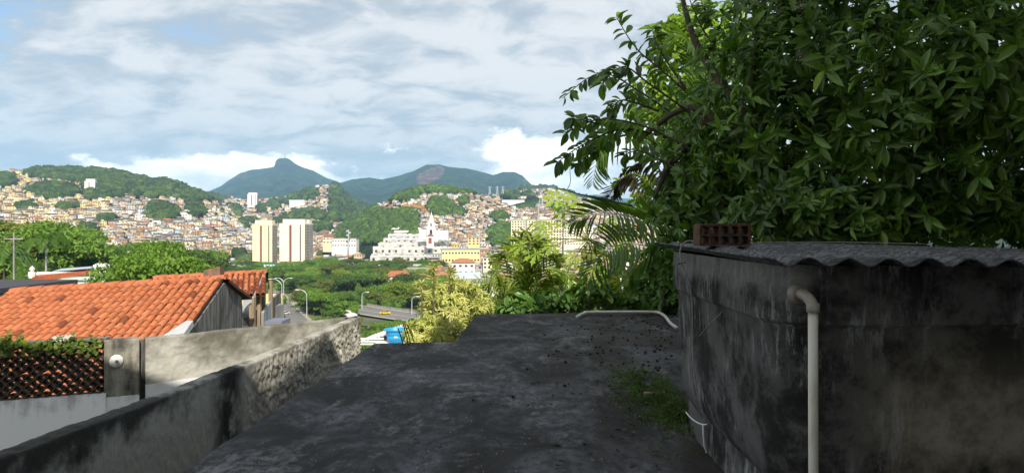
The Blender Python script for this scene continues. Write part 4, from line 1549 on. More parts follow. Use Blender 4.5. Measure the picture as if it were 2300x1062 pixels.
a = P(634, 723, 22)
slab_b = thing('canopy_slab', 'small blue grey flat canopy just above the rough boundary wall', 'canopy', (a.x - .4, a.y, -5.5))
wpart('slab', MB().box((a.x - .35, a.y + .6, a.z - .05), (0.55, 0.9, 0.1)), simple('blue_grey_paint', (0.17, 0.18, 0.24)), slab_b)
wpart('post', MB().box((a.x - .35, a.y + .6, a.z - 1.4), (0.2, 0.2, 2.6)), MGREYC, slab_b)

# mint house with a strip of orange tiles
def ridged(a, b_, c, d, n, amp):
    """tile strip between upper edge a-b and lower edge d-c, ridges running down"""
    V, Q = [], []
    seg = 4
    nrm = (b_ - a).cross(d - a).normalized()
    if nrm.z < 0:
        nrm = -nrm
    for i in range(n * seg + 1):
        s = i / (n * seg)
        k = amp * math.cos(2 * math.pi * i / seg)
        for e, f in ((a, b_), (d, c)):
            V.append(e.lerp(f, s) + nrm * k)
    for i in range(n * seg):
        Q.append((2 * i, 2 * i + 2, 2 * i + 3, 2 * i + 1))
    return MB().add(V, Q)


Ym = 72
mh = thing('mint_house', 'pale mint green house with a long strip of orange tiles', 'house', (P(150, 640, Ym).x, Ym, -10))
wa, wb = P(66, 616, Ym + 2.5), P(216, 606, Ym + 2.5)
la, lb = P(70, 634, Ym), P(217, 613, Ym)
wpart('tile_strip', ridged(P(74, 618, Ym + 2.4), P(217, 606, Ym + 2.4), lb, la, 48, 0.05), simple('strip_tile', (0.50, 0.15, 0.055), (0.40, 0.11, 0.045), scale=1.2), mh)
x0, x1 = P(68, 640, Ym + .5).x, P(236, 640, Ym + .5).x
wpart('wall', MB().box(((x0 + x1) / 2, Ym + 4.6, P(100, 634, Ym + .5).z - 4.6), (x1 - x0, 8, 9.2)), MMINT, mh)
wpart('parapet', MB().box(((wa.x + wb.x) / 2 - 0.2, Ym + 2.7, wa.z + 0.02), (wb.x - wa.x, 0.25, 0.45)), MWHITE, mh)
x2 = P(280, 640, Ym + 3).x
wpart('grey_annex', MB().box(((x1 + x2) / 2 + .05, Ym + 6, P(250, 612, Ym + 3).z - 4.5), (x2 - x1, 6, 9)), MGREYC, mh)
for k in range(9):
    wpart('pillar', MB().box((x1 + 0.2 + k * (x2 - x1 - .3) / 8, Ym + 2.9, P(250, 622, Ym + 3).z), (0.08, 0.12, 1.1)), MWHITE, mh)
wpart('finial', MB().lathe([(0.3, 0), (0.35, 0.5), (0.15, 0.7), (0.28, 1.0), (0.05, 1.3)], P(72, 618, Ym + 2) - Vector((0, 0, .3)), 8), MWHITE, mh)
tk = P(228, 604, Ym + 7)
wt_ = thing('roof_water_tank', 'round white water tank on the mint house annex', 'water tank', tk + Vector((0, 0, -0.35)))
MB().lathe([(0.7, 0), (0.85, 0.7), (0.86, 0.8), (0.5, 1.0), (0.05, 1.05)], (0, 0, 0), 16).build('drum', MWHITE, wt_, True)
# pale sheet metal roofs behind
sh = thing('sheet_roof_shed', 'long shed with shiny pale blue metal sheet roof behind the mint house', 'shed', (P(165, 605, 92).x, 92, -9))
u0, u1, l1, l0 = P(140, 603, 97), P(222, 597, 97), P(214, 602, 90), P(117, 610, 90)
wpart('sheet', ridged(u0, u1, l1, l0, 24, 0.04), simple('pale_sheet', (0.55, 0.60, 0.66), (0.42, 0.46, 0.52), rough=0.4, scale=0.4), sh)
wpart('wall', MB().box(((l0.x + l1.x) / 2 + .2, 94, l0.z - 3.2), (l1.x - l0.x - .6, 6, 5.6)), MGREYC, sh)

# orange hip roofed house and the house with a red balcony
def hip_house(label, px0, px1, ye, yr, Y, rot, mat):
    a, b_ = P(px0, ye, Y), P(px1, ye, Y)
    wd, h_ = b_.x - a.x, P(px0, yr, Y).z - a.z
    r = thing('hip_house', label, 'house', ((a.x + b_.x) / 2, Y, a.z - 4.0), rot)
    MB().box((0, 5, 1.5), (wd * 0.84, 9, 5.2)).build('wall', MWHITE if mat is None else mat, r)
    MB().hexa([(-wd / 2, 0, 4), (wd / 2, 0, 4), (wd / 2, 10.5, 4), (-wd / 2, 10.5, 4)],
              [(-wd * .16, 5, 4 + h_), (wd * .30, 5, 4 + h_), (wd * .30, 5.3, 4 + h_), (-wd * .16, 5.3, 4 + h_)]).build('roof', simple('hip_tile', (0.46, 0.19, 0.07), (0.36, 0.14, 0.055), scale=1.4), r)
    for i in range(4):
        MB().box(((i - 1.5) * wd * 0.19, 0.45, 2.2), (0.9, 0.2, 1.5)).build('window', MWIN, r)
    return r


hip_house('house with weathered orange hip roof shaded by the tall trees', 158, 216, 592, 569, 250, 0.25, simple('pink_render', (0.45, 0.24, 0.18)))
hip_house('small orange roof peeping out beside the fan palm', 214, 236, 594, 585, 260, 0.1, MYELW)
c = P(338, 602, 240)
bh = thing('balcony_house', 'red house with a roofed balcony among the trees', 'house', c - Vector((0, 0, 6)))
MB().box((0, 4, 5.5), (5.6, 8, 11)).build('wall', MTRED, bh)
MB().box((0.4, -0.2, 8.2), (6.4, 2.2, 1.1)).build('balcony', simple('balcony_red', (0.46, 0.17, 0.085)), bh)
MB().box((0, 0.0, 9.6), (5.2, 0.3, 1.7)).build('opening', MWIN, bh)
MB().hexa([(-3.6, -1.4, 11.0), (3.6, -1.4, 11.0), (3.6, 9, 11.0), (-3.6, 9, 11.0)], [(-2.4, 3.8, 12.5), (1.2, 3.8, 12.5), (1.2, 4.2, 12.5), (-2.4, 4.2, 12.5)]).build('roof', MROOFT, bh)
block('terrace_house', 'white house with dark flat roof behind the street trees', -40, 37, 532, 548, 140, MWHITE, 1, 4, 10, 0.0, MGREYC, 0, 'house')
# side street on the left with its wall and a parked car
S1 = [P(40, 690, 52), P(45, 668, 60), P(50, 655, 75), P(54, 640, 100)]
def on_ground(p):
    return (p.x, p.y, ground_z(p.x, p.y))
strip('side_street', smooth_path([on_ground(p) for p in S1], 10), -3.5, 3.5, 0.12, MASPH)
sw = thing('street_wall', 'grey panelled garden wall along the side street', 'wall', (P(15, 660, 66).x, 66, -8))
for i in range(5):
    a = P(8 + i * 5.5, 640, 58 + i * 3)
    wpart('panel', MB().box((a.x, a.y, -6.2), (1.0, 3.0, 4.6), -0.5), MGREYW, sw)
a = P(31, 610, 68)
pp = thing('utility_pole', 'concrete utility pole by the side street carrying cables', 'utility pole', (a.x, a.y, -8))
MB().tube([(0, 0, 0), (0, 0, 9.2)], [0.08, 0.06], 8).build('pole', MGREYC, pp)
MB().box((0, 0, 8.6), (1.8, 0.1, 0.12)).build('cross_arm', MGREYC, pp)
for k in range(4):
    e = P(98 + k * 4, 634 + k, 60)
    pts = []
    st_ = Vector((a.x - .8 + .5 * k, a.y, 0.62))
    for s in np.linspace(0, 1, 9):
        q = st_.lerp(e, s)
        q.z -= 0.5 * 4 * s * (1 - s)
        pts.append(q)
    wpart('cable', MB().tube(pts, 0.014, 4), MWIN, pp)
cc = P(48, 655, 72)
r = car('car', 'silver car parked in the side street by the grey wall', 'car', 700, 700, 1.3, (0.45, 0.47, 0.5))
r.location = (cc.x, cc.y, ground_z(cc.x, cc.y) + 0.14)
# dark flat roof at the frame edge beyond the tiles
a = P(-20, 668, 24)
dr = thing('dark_flat_roof', 'dark felt flat roof beyond the left end of the tiles', 'roof', (a.x, a.y, -6))
wpart('felt', MB().box((a.x - 4.4, a.y + 3.6, a.z + .05), (6.5, 6, 0.2)), simple('felt', (0.05, 0.05, 0.06)), dr)
wpart('wall', MB().box((a.x - 4.4, a.y + 3.6, a.z - 2.4), (6.2, 5.6, 4.6)), MGREYW, dr)

# ------------------------------------------------------------------ foreground: slab, parapet walls, tank
MSLAB, t, b = new_mat('blackened_slab')
v = t.pos()
arc = t.mapping(v, scale=(0.9, 0.62, 1), rot=(0, 0, 0.25))
n1 = t.noise(arc, 1.5, 12, 0.68, 0.7)
n2 = t.noise(t.mapping(v, scale=(1, 0.6, 1)), 13, 10, 0.78)
n3 = t.noise(t.mapping(v, scale=(1.1, 0.6, 1), rot=(0, 0, 0.3)), 1.7, 12, 0.74, 0.6)
c = t.mix(t.ramp(n1, 0.40, 0.66), (0.028, 0.027, 0.026), (0.105, 0.107, 0.115))
c = t.mix(t.ramp(n3, 0.51, 0.64, 0, 0.85), c, (0.205, 0.203, 0.206))
c = t.mix(t.ramp(n2, 0.46, 0.58, 0, 0.72), c, (0.022, 0.021, 0.021))
brown = t.math('MULTIPLY', t.ramp(t.sep(v)[0], 0.0, 1.6), t.ramp(t.noise(v, 0.9, 4, 0.6), 0.35, 0.6))
c = t.mix(t.math('MULTIPLY', brown, 0.75), c, (0.040, 0.033, 0.025))
c = t.mix(t.ramp(t.voro(v, 46), 0.05, 0.0, 0, 0.8), c, (0.35, 0.34, 0.32))
warp = t.node('ShaderNodeVectorMath', operation='ADD')
t.link(v, warp.inputs[0])
wn = t.node('ShaderNodeTexNoise')
t.link(v, wn.inputs['Vector'])
wn.inputs['Scale'].default_value = 2.2
wn.inputs['Detail'].default_value = 7
t.link(wn.outputs['Color'], warp.inputs[1])
crk = t.ramp(t.voro(warp.outputs[0], 0.55, 'DISTANCE_TO_EDGE'), 0.0045, 0.0015)
c = t.mix(t.math('MULTIPLY', crk, 0.85), c, (0.012, 0.012, 0.012))
t.put(b.inputs['Base Color'], c)
t.put(b.inputs['Roughness'], t.ramp(n1, 0.3, 0.7, 0.95, 0.72))
b.inputs['Specular IOR Level'].default_value = 0.25
hgt_ = t.math('ADD', t.math('MULTIPLY', n2, 0.6), t.math('MULTIPLY', t.noise(v, 42, 5, 0.7), 0.4))
t.link(t.bump(hgt_, 0.75, 0.02), b.inputs['Normal'])

edge = [(-2.34, -1.5), (-2.12, 4.35), (-1.885, 9.32), (-0.80, 9.40), (-0.655, 12.50), (1.4, 12.75), (2.95, 12.95), (2.98, 6.0), (6.0, 6.0), (6.0, -1.5)]
import bmesh
bm = bmesh.new()
# dense outline so that the rim can wander a little
ring = []
for i in range(len(edge)):
    a, b_ = Vector(edge[i]), Vector(edge[(i + 1) % len(edge)])
    nseg = max(1, int((b_ - a).length / 0.12))
    for k in range(nseg):
        p = a.lerp(b_, k / nseg)
        w_ = 0.010 * noise.noise(Vector((p.x * 6, p.y * 6, 0))) + 0.016 * noise.noise(Vector((p.x * 1.5, p.y * 1.5, 4)))
        ring.append(bm.verts.new((p.x + w_, p.y + w_, 0.012 * noise.noise(Vector((p.x * 3, p.y * 3, 7))))))
top = bm.faces.new(ring)
top.normal_update()
if top.normal.z < 0:
    top.normal_flip()
ext = bmesh.ops.extrude_face_region(bm, geom=[top])
for e in ext['geom']:
    if isinstance(e, bmesh.types.BMVert):
        e.co.z -= 0.0
for vtx in ring:
    vtx.co.z -= 0.22
bmesh.ops.recalc_face_normals(bm, faces=bm.faces)
me = bpy.data.meshes.new('roof_slab')
bm.to_mesh(me)
bm.free()
me.materials.append(MSLAB)
house0 = thing('roof_terrace', 'blackened bare concrete roof slab with a notch in its far edge', 'roof terrace', (0.5, 4, -4.2))
sl = obj('slab', me, house0)
sl.matrix_parent_inverse = Matrix.Translation(-house0.location)
bevel(sl, 0.018, 2)
MSIDE = simple('terrace_wall', (0.26, 0.25, 0.23), (0.14, 0.13, 0.12), scale=2)
wpart('wall', MB().add([(-2.2, -1.4, -4.2), (5.9, -1.4, -4.2), (2.85, 12.8, -4.2), (-0.75, 12.4, -4.2), (-0.9, 9.3, -4.2), (-2.0, 9.2, -4.2),
                        (-2.2, -1.4, -.2), (5.9, -1.4, -.2), (2.85, 12.8, -.2), (-0.75, 12.4, -.2), (-0.9, 9.3, -.2), (-2.0, 9.2, -.2)],
                       [(0, 1, 7, 6), (1, 2, 8, 7), (2, 3, 9, 8), (3, 4, 10, 9), (4, 5, 11, 10), (5, 0, 6, 11)]), MSIDE, house0)

# the unseen house behind the viewer, its roof steps shaped to shade the terrace
hb = thing('rear_house', 'unseen rendered house behind the terrace, roof line stepped to cast shade', 'house', (4, -5, -4.2))
for x0, x1, h_ in ((-4.6, -0.75, 8.6), (-0.75, 0.75, 7.05), (0.75, 2.70, 9.2), (2.70, 3.5, 10.5), (3.5, 4.6, 11.35), (4.6, 11.0, 11.75)):
    wpart('wall', MB().box(((x0 + x1) / 2, -4.5, (h_ - 4.2) / 2), (x1 - x0, 6.0, h_ + 4.2)), MWHITE, hb)

wpart('added_shade_wing', MB().box((7.0, 2.4, 2.9), (3.0, 7.4, 14.2)), MGREYW, hb)  # unseen wing, added to darken the right side of the view

# ---- parapet of thrown stucco beside the slab
def wall_mat(name, dark, light, blo, bhi, pale=None, toplit=False):
    m, t, b = new_mat(name)
    v = t.pos()
    n1 = t.noise(v, 1.6, 7, 0.62)
    n2 = t.noise(t.mapping(v, scale=(4, 4, 0.7)), 1.3, 6, 0.6)
    f = t.math('ADD', t.math('MULTIPLY', n1, 0.5), t.math('MULTIPLY', n2, 0.5))
    c = t.mix(t.ramp(f, blo, bhi), dark, light)
    if pale:
        c = t.mix(t.ramp(t.noise(v, 9, 6, 0.65), 0.55, 0.72, 0, 0.6), c, pale)
    t.put(b.inputs['Base Color'], c)
    b.inputs['Roughness'].default_value = 0.95
    b.inputs['Specular IOR Level'].default_value = 0.15
    t.link(t.bump(t.noise(v, 55, 6, 0.65), 0.6, 0.012), b.inputs['Normal'])
    return m


def wall2_xy(Y):
    return -2.60 - 0.046 * (11.7 - Y)


W2TOP = [(2.5, 0.27), (3.9, 0.225), (5.2, 0.17), (7.2, 0.115), (9.0, 0.075), (11.75, 0.045)]
MW2, t, b = new_mat('thrown_stucco')
v = t.pos()
yv, zv = t.sep(v)[1], t.sep(v)[2]
n1 = t.noise(v, 2.2, 7, 0.62)
far = t.ramp(t.math('ADD', yv, t.math('MULTIPLY', n1, 1.2)), 7.4, 8.4)
mould = t.mix(t.ramp(t.math('ADD', t.math('SUBTRACT', n1, t.math('MULTIPLY', zv, 1.0)), t.ramp(yv, 4.0, 6.0, 0.0, 0.12)), 0.40, 0.66), (0.034, 0.034, 0.030), (0.40, 0.39, 0.355))
clean = t.mix(t.ramp(t.math('SUBTRACT', n1, t.math('MULTIPLY', zv, 0.20)), 0.36, 0.62), (0.16, 0.145, 0.115), (0.46, 0.44, 0.39))
stain = t.math('MULTIPLY', t.ramp(yv, 6.3, 6.75), t.ramp(yv, 7.25, 6.9))
c = t.mix(far, mould, clean)
c = t.mix(t.math('MULTIPLY', stain, t.ramp(t.noise(v, 3, 4, 0.6), 0.25, 0.5)), c, (0.014, 0.014, 0.013))
t.put(b.inputs['Base Color'], c)
b.inputs['Roughness'].default_value = 0.95
t.link(t.bump(t.noise(v, 60, 6, 0.65), 0.6, 0.012), b.inputs['Normal'])
w2 = thing('stucco_parapet', 'rough thrown stucco parapet running beside the slab, black with mould in front', 'wall', (-2.8, 7, -4.2))
ny, nz_ = 620, 74
V = np.zeros((ny + 1, nz_ + 14, 3))
Ys = np.linspace(2.4, 11.72, ny + 1)
for i, Y in enumerate(Ys):
    X0, zt = wall2_xy(Y), lerp_pts(W2TOP, Y) + 0.010 * noise.noise(Vector((Y * 2.5, 0, 0)))
    rgh = 0.010 + 0.040 * min(1, max(0, (Y - 7.0) / 1.0))
    col_ = []
    for k in range(nz_):
        s = k / (nz_ - 1)
        z = -1.25 + (zt + 1.25) * s
        q = Vector((Y * 13, z * 8.5, 0))
        d = noise.noise(q) * 0.55 + noise.noise(q * 2.1 + Vector((9, 4, 1))) * 0.55 + noise.noise(q * 4.6 + Vector((1, 7, 2))) * 0.40
        d2 = max(-0.35, d) * rgh * (1.0 if s < 0.93 else max(0.25, (1 - s) / 0.07))
        col_.append((X0 + d2, Y, z))
    for k in range(14):
        s = (k + 1) / 14
        q = Vector((Y * 14, s * 3 + 30, 0))
        rnd_ = 0.015 * (1 - (2 * s - 1) ** 2)
        col_.append((X0 - s * 0.15, Y, zt + rnd_ + 0.010 * noise.noise(q)))
    V[i] = col_
m_ = nz_ + 14
Q = [(i * m_ + k, (i + 1) * m_ + k, (i + 1) * m_ + k + 1, i * m_ + k + 1) for i in range(ny) for k in range(m_ - 1)]
Vf = V.reshape(-1, 3)
me = mesh_np('face', Vf, Q, MW2, True)
fo = obj('face', me, w2)
fo.matrix_parent_inverse = Matrix.Translation(-w2.location)
g = MB()
for Y in Ys[::20]:
    X0, zt = wall2_xy(Y), lerp_pts(W2TOP, Y) - 0.004
    g.add([(X0 - .012, Y, -4.2), (X0 - .012, Y, zt - .02), (X0 - .15, Y, zt), (X0 - .15, Y, -4.2)], [])
ns = len(Ys[::20])
for i in range(ns - 1):
    for k in range(4):
        g.f.append((i * 4 + k, i * 4 + 4 + k, i * 4 + 4 + (k + 1) % 4, i * 4 + (k + 1) % 4))
g.f += [(0, 1, 2, 3), (ns * 4 - 1, ns * 4 - 2, ns * 4 - 3, ns * 4 - 4)]
wpart('core', g, MW2, w2)

# ---- oblique boundary wall with pier, white lower wall, pierced tile screen
MW1, t, b = new_mat('grey_stucco')
v = t.pos()
zv = t.sep(v)[2]
n1 = t.noise(v, 1.7, 7, 0.62)
c = t.mix(t.ramp(t.math('SUBTRACT', n1, t.math('MULTIPLY', zv, 0.34)), 0.40, 0.78), (0.105, 0.10, 0.08), (0.36, 0.35, 0.31))
c = t.mix(t.ramp(t.noise(t.mapping(v, scale=(3, 3, 0.5)), 2.5, 6, 0.6), 0.58, 0.75, 0, 0.6), c, (0.09, 0.085, 0.065))
t.put(b.inputs['Base Color'], c)
b.inputs['Roughness'].default_value = 0.95
t.link(t.bump(t.noise(v, 45, 6, 0.65), 0.7, 0.015), b.inputs['Normal'])
MWLOW, t, b = new_mat('whitewash_stained')
v = t.pos()
zv = t.sep(v)[2]
n1 = t.noise(v, 3.0, 7, 0.65)
drip = t.noise(t.mapping(v, scale=(5, 5, 0.8)), 1.6, 6, 0.6)
f = t.math('ADD', t.math('MULTIPLY', n1, 0.5), t.math('ADD', t.math('MULTIPLY', drip, 0.5), t.math('MULTIPLY', t.math('ADD', zv, 1.15), 0.42)))
c = t.mix(t.ramp(f, 0.56, 0.86), (0.72, 0.73, 0.75), (0.10, 0.098, 0.092))
t.put(b.inputs['Base Color'], c)
b.inputs['Roughness'].default_value = 0.9
t.link(t.bump(n1, 0.3, 0.02), b.inputs['Normal'])
w1 = thing('boundary_wall', 'grey stucco boundary wall with pier and whitewashed foot in front of the tiles', 'wall', (-4.4, 10.6, -4.2))
D0, D1 = Vector((-5.33, 9.93)), Vector((-2.66, 11.72))   # start right of the pier, end at the parapet
PA, PB = Vector((-6.97, 9.22)), Vector((-5.69, 9.58))    # screen from frame edge to pier
PA = PA + (PA - PB) * 0.25


def stucco(name, A, B, zt0, zt1, zb0, zb1, mat, root, rough=0.014, thick=0.16, sag=0.0):
    """displaced face over a solid core; the face looks to the right hand side of A->B seen from above"""
    L = (B - A).length
    d = (B - A).normalized()
    nrm = Vector((d.y, -d.x))
    nu = int(L / 0.016)
    zlen = max(zt0 - zb0, zt1 - zb1)
    nv = int(zlen / 0.018) + 2
    V = []
    for i in range(nu + 1):
        s = i / nu
        p = A.lerp(B, s)
        zt = zt0 + (zt1 - zt0) * s - sag * 4 * s * (1 - s) + 0.012 * noise.noise(Vector((s * L * 2.2, 1, 0)))
        zb = zb0 + (zb1 - zb0) * s + 0.012 * noise.noise(Vector((s * L * 3.1, 9, 0)))
        row = []
        for k in range(nv):
            u = k / (nv - 1)
            z = zb + (zt - zb) * u
            q = Vector((s * L * 9, z * 9, L))
            dd = (noise.noise(q) * 0.6 + noise.noise(q * 2.2) * 0.4 + noise.noise(q * 4.7) * 0.2) * rough
            row.append((p.x + nrm.x * dd, p.y + nrm.y * dd, z))
        for k in range(7):
            u = (k + 1) / 7
            row.append((p.x - nrm.x * thick * u, p.y - nrm.y * thick * u, zt + 0.012 * (1 - (2 * u - 1) ** 2) + 0.008 * noise.noise(Vector((s * L * 12, u * 3, 5)))))
        row.append((p.x - nrm.x * thick, p.y - nrm.y * thick, zb))
        row.append((p.x, p.y, zb))
        V += row
    m_ = nv + 9
    Q = [(i * m_ + k, (i + 1) * m_ + k, (i + 1) * m_ + k + 1, i * m_ + k + 1) for i in range(nu) for k in range(m_ - 1)]
    o = obj(name, mesh_np(name, V, Q, mat, True), root)
    o.matrix_parent_inverse = Matrix.Translation(-root.location)
    return o


stucco('stucco_panel', D0, D1, -0.045, 0.040, -0.72, -0.62, MW1, w1, 0.018)
dd = (D1 - D0).normalized()
nrm = Vector((dd.y, -dd.x))
g = MB()
q0, q1 = D0 + nrm * 0.012, D1 + nrm * 0.012
g.hexa([(q0.x, q0.y, -4.2), (q1.x, q1.y, -4.2), (q1.x - nrm.x * .17, q1.y - nrm.y * .17, -4.2), (q0.x - nrm.x * .17, q0.y - nrm.y * .17, -4.2)],
       [(q0.x, q0.y, -.705), (q1.x, q1.y, -.605), (q1.x - nrm.x * .17, q1.y - nrm.y * .17, -.605), (q0.x - nrm.x * .17, q0.y - nrm.y * .17, -.705)])
wpart('lower_wall', g, simple('clean_whitewash', (0.66, 0.67, 0.68), (0.56, 0.57, 0.58), scale=2.0, coord='Object'), w1)
# pier between screen and stucco
E0, E1 = Vector((-5.71, 9.56)), Vector((-5.36, 9.82))
stucco('pier', E0, E1, -0.005, -0.025, -0.82, -0.84, wall_mat('pier_render', (0.045, 0.043, 0.038), (0.30, 0.285, 0.24), 0.40, 0.60), w1, 0.010, 0.2)
g = MB()
de = (E1 - E0).normalized()
ne = Vector((de.y, -de.x))
q0, q1 = E0 + ne * 0.004, E1 + ne * 0.004
g.hexa([(q0.x, q0.y, -4.2), (q1.x, q1.y, -4.2), (q1.x - ne.x * .2, q1.y - ne.y * .2, -4.2), (q0.x - ne.x * .2, q0.y - ne.y * .2, -4.2)],
       [(q0.x, q0.y, -.80), (q1.x, q1.y, -.82), (q1.x - ne.x * .2, q1.y - ne.y * .2, -.82), (q0.x - ne.x * .2, q0.y - ne.y * .2, -.80)])
wpart('pier_foot', g, MWLOW, w1)
q0, q1 = E1 + de * -0.03 - ne * 0.10, D0 + dd * 0.05 - nrm * 0.06
wpart('joint_filler', MB().hexa([(q0.x, q0.y, -4.2), (q1.x, q1.y, -4.2), (q1.x - .1, q1.y + .12, -4.2), (q0.x - .1, q0.y + .12, -4.2)], [(q0.x, q0.y, -.06), (q1.x, q1.y, -.06), (q1.x - .1, q1.y + .12, -.06), (q0.x - .1, q0.y + .12, -.06)]), MDARKR, w1)
# wall below the screen
ds = (PB - PA).normalized()
nS = Vector((ds.y, -ds.x))
g = MB()
q0, q1 = PA + nS * 0.03, PB + nS * 0.03
g.hexa([(q0.x, q0.y, -4.2), (q1.x, q1.y, -4.2), (q1.x - nS.x * .2, q1.y - nS.y * .2, -4.2), (q0.x - nS.x * .2, q0.y - nS.y * .2, -4.2)],
       [(q0.x, q0.y, -.78), (q1.x, q1.y, -.74), (q1.x - nS.x * .2, q1.y - nS.y * .2, -.74), (q0.x - nS.x * .2, q0.y - nS.y * .2, -.78)])
wpart('screen_foot_wall', g, MWLOW, w1)

# pierced screen of stacked barrel pieces
sc_ = thing('pierced_tile_screen', 'pierced screen of stacked dark half round tiles with ivy on top', 'screen', (PA.x + 0.8, PA.y + .2, -0.76))
MSCR = simple('dark_clay', (0.065, 0.040, 0.024), (0.028, 0.024, 0.018), scale=9, coord='Object', vary=(0.12, 0.075, 0.05), rnd=0.6)  # dark brown clay, tone differing from tile to tile
pr = 0.066
mb = MB()
vs, fs = [], []
seg = 6
for y in (0.0, 0.20):
    for rr in (pr, pr - 0.016):
        for k in range(seg + 1):
            an = math.pi * k / seg
            vs.append((math.cos(an) * rr * 1.02, y, math.sin(an) * rr * 0.95))
m_ = seg + 1
for k in range(seg):
    fs += [(k, k + 1, 2 * m_ + k + 1, 2 * m_ + k), (m_ + k + 1, m_ + k, 3 * m_ + k, 3 * m_ + k + 1), (k + 1, k, m_ + k, m_ + k + 1), (2 * m_ + k, 2 * m_ + k + 1, 3 * m_ + k + 1, 3 * m_ + k)]
mb.add(vs, fs)
pm_ = mb.mesh('screen_tile', MSCR, True)
Ls = (PB - PA).length
rows_s = 12
cols_s = int(Ls / (2 * pr))
ang = math.atan2(ds.y, ds.x)
for j in range(rows_s):
    for i in range(cols_s):
        s = (i + 0.5 + (0.5 if j % 2 else 0)) * 2 * pr
        if s > Ls - pr * .6:
            continue
        p = PA + ds * s
        o = obj('screen_tile', pm_, sc_)
        o.matrix_parent_inverse = Matrix.Translation(-sc_.location)
        o.location = (p.x + random.gauss(0, .004), p.y + random.gauss(0, .006), -0.76 + 0.0640 * j + random.gauss(0, .002) + 0.02 * s / Ls)
        o.rotation_euler = (random.gauss(0, .04), 0, ang + random.gauss(0, .05))
cp0, cp1 = PA, PB
g = MB()
g.hexa([(cp0.x, cp0.y, -.030), (cp1.x, cp1.y, -.005), (cp1.x - nS.x * .16, cp1.y - nS.y * .16, -.005), (cp0.x - nS.x * .16, cp0.y - nS.y * .16, -.03)],
       [(cp0.x, cp0.y, .0), (cp1.x, cp1.y, .025), (cp1.x - nS.x * .16, cp1.y - nS.y * .16, .025), (cp0.x - nS.x * .16, cp0.y - nS.y * .16, .0)])
wpart('coping', g, MDARKR, sc_)
# corrugated clear sheet scrap on the coping
a = P(132, 770, 9.4)
cs = thing('plastic_sheet_scrap', 'piece of clear corrugated plastic lying on the screen top', 'plastic sheet', a)
V, Q = [], []
for i in range(25):
    for j in range(2):
        V.append((-0.15 + 0.0135 * i, -0.02 + 0.16 * j, 0.02 + 0.012 * math.cos(i * math.pi / 2) + 0.05 * j + 0.001 * i))
Q = [(2 * i, 2 * i + 2, 2 * i + 3, 2 * i + 1) for i in range(24)]
MCLR, t, b = new_mat('cloudy_plastic')
b.inputs['Base Color'].default_value = (0.62, 0.60, 0.58, 1)
b.inputs['Roughness'].default_value = 0.25
b.inputs['Transmission Weight'].default_value = 0.35
MB().add(V, Q).build('sheet', MCLR, cs, True)
# white ceramic disc insulator on the pier
c = P(261, 810, 9.64)
dk = thing('wall_disc', 'white round disc with a pipe stub fixed to the pier', 'disc', c)
dk.rotation_euler = (math.pi / 2, 0, math.atan2(ne.y, ne.x) + math.pi / 2)
MPVC = simple('white_plastic', (0.72, 0.71, 0.68), (0.62, 0.60, 0.56), rough=0.45, scale=6, spec=0.5)
MB().lathe([(0.088, 0.0), (0.090, 0.012), (0.080, 0.030), (0.045, 0.045), (0.030, 0.050), (0.001, 0.050)], (0, 0, 0), 28).build('plate', MPVC, dk, True)
MB().lathe([(0.024, 0.045), (0.024, 0.085), (0.016, 0.085), (0.016, 0.05)], (0, 0, 0), 16).build('stub', MGREYC, dk, True)
# crumpled plastic bag where the walls meet
a = P(790, 712, 11.55)
bg_ = thing('plastic_bag', 'crumpled translucent plastic bag where the two walls meet', 'plastic bag', a)
V = []
for v_ in ICO_V:
    q = Vector(v_)
    d = 1 + 0.6 * noise.noise(q * 2.3) + 0.6 * noise.noise(q * 5.1)
    V.append((q.x * 0.11 * d, q.y * 0.07 * d, (q.z * 0.045 * d) + 0.03))
MBAG, t, b = new_mat('bag_film')
b.inputs['Base Color'].default_value = (0.72, 0.71, 0.68, 1)
b.inputs['Roughness'].default_value = 0.3
b.inputs['Transmission Weight'].default_value = 0.25
obj('film', mesh_np('film', V, ICO_T, MBAG, False), bg_)
MB().tube([(0.0, 0, .06), (-0.04, 0, 0.10), (-0.10, 0, 0.115)], [0.012, 0.018, 0.006], 6).build('handle', MBAG, bg_)

# ---- water tank
MTANK, t, b = new_mat('tank_cement')
v = t.pos()
zv = t.sep(v)[2]
xv = t.sep(v)[0]
n1 = t.noise(v, 2.6, 13, 0.72)
scr = t.noise(t.mapping(v, scale=(5, 5, 1.0)), 3.0, 13, 0.80)
pat = t.noise(t.mapping(v, loc=(0.3, 2.2, 0)), 1.5, 4, 0.6)
c = t.mix(t.ramp(n1, 0.40, 0.58), (0.024, 0.022, 0.020), (0.125, 0.119, 0.110))
c = t.mix(t.math('MULTIPLY', t.ramp(scr, 0.50, 0.60, 0, 0.95), t.ramp(pat, 0.40, 0.60)), c, (0.36, 0.35, 0.345))
pale = t.math('MULTIPLY', t.ramp(t.math('ADD', zv, t.math('MULTIPLY', n1, 0.35)), 1.36, 1.48), t.ramp(xv, 1.45, 1.30))
c = t.mix(t.math('MULTIPLY', pale, t.ramp(scr, 0.62, 0.44, 0.1, 0.85)), c, (0.36, 0.35, 0.32))
big = t.noise(t.mapping(v, loc=(1.4, 0, 0.3)), 1.25, 12, 0.68)
tanp = t.math('MULTIPLY', t.ramp(big, 0.42, 0.52), t.math('MULTIPLY', t.ramp(xv, 1.5, 2.0), t.ramp(zv, 1.15, 0.75)))
c = t.mix(t.math('MULTIPLY', tanp, 0.9), c, t.mix(t.ramp(n1, 0.38, 0.6), (0.13, 0.115, 0.085), (0.33, 0.29, 0.215)))
t.put(b.inputs['Base Color'], c)
b.inputs['Roughness'].default_value = 0.9
b.inputs['Specular IOR Level'].default_value = 0.2
t.link(t.bump(t.math('ADD', t.math('MULTIPLY', n1, 0.5), t.noise(v, 30, 6, 0.7)), 0.6, 0.012), b.inputs['Normal'])


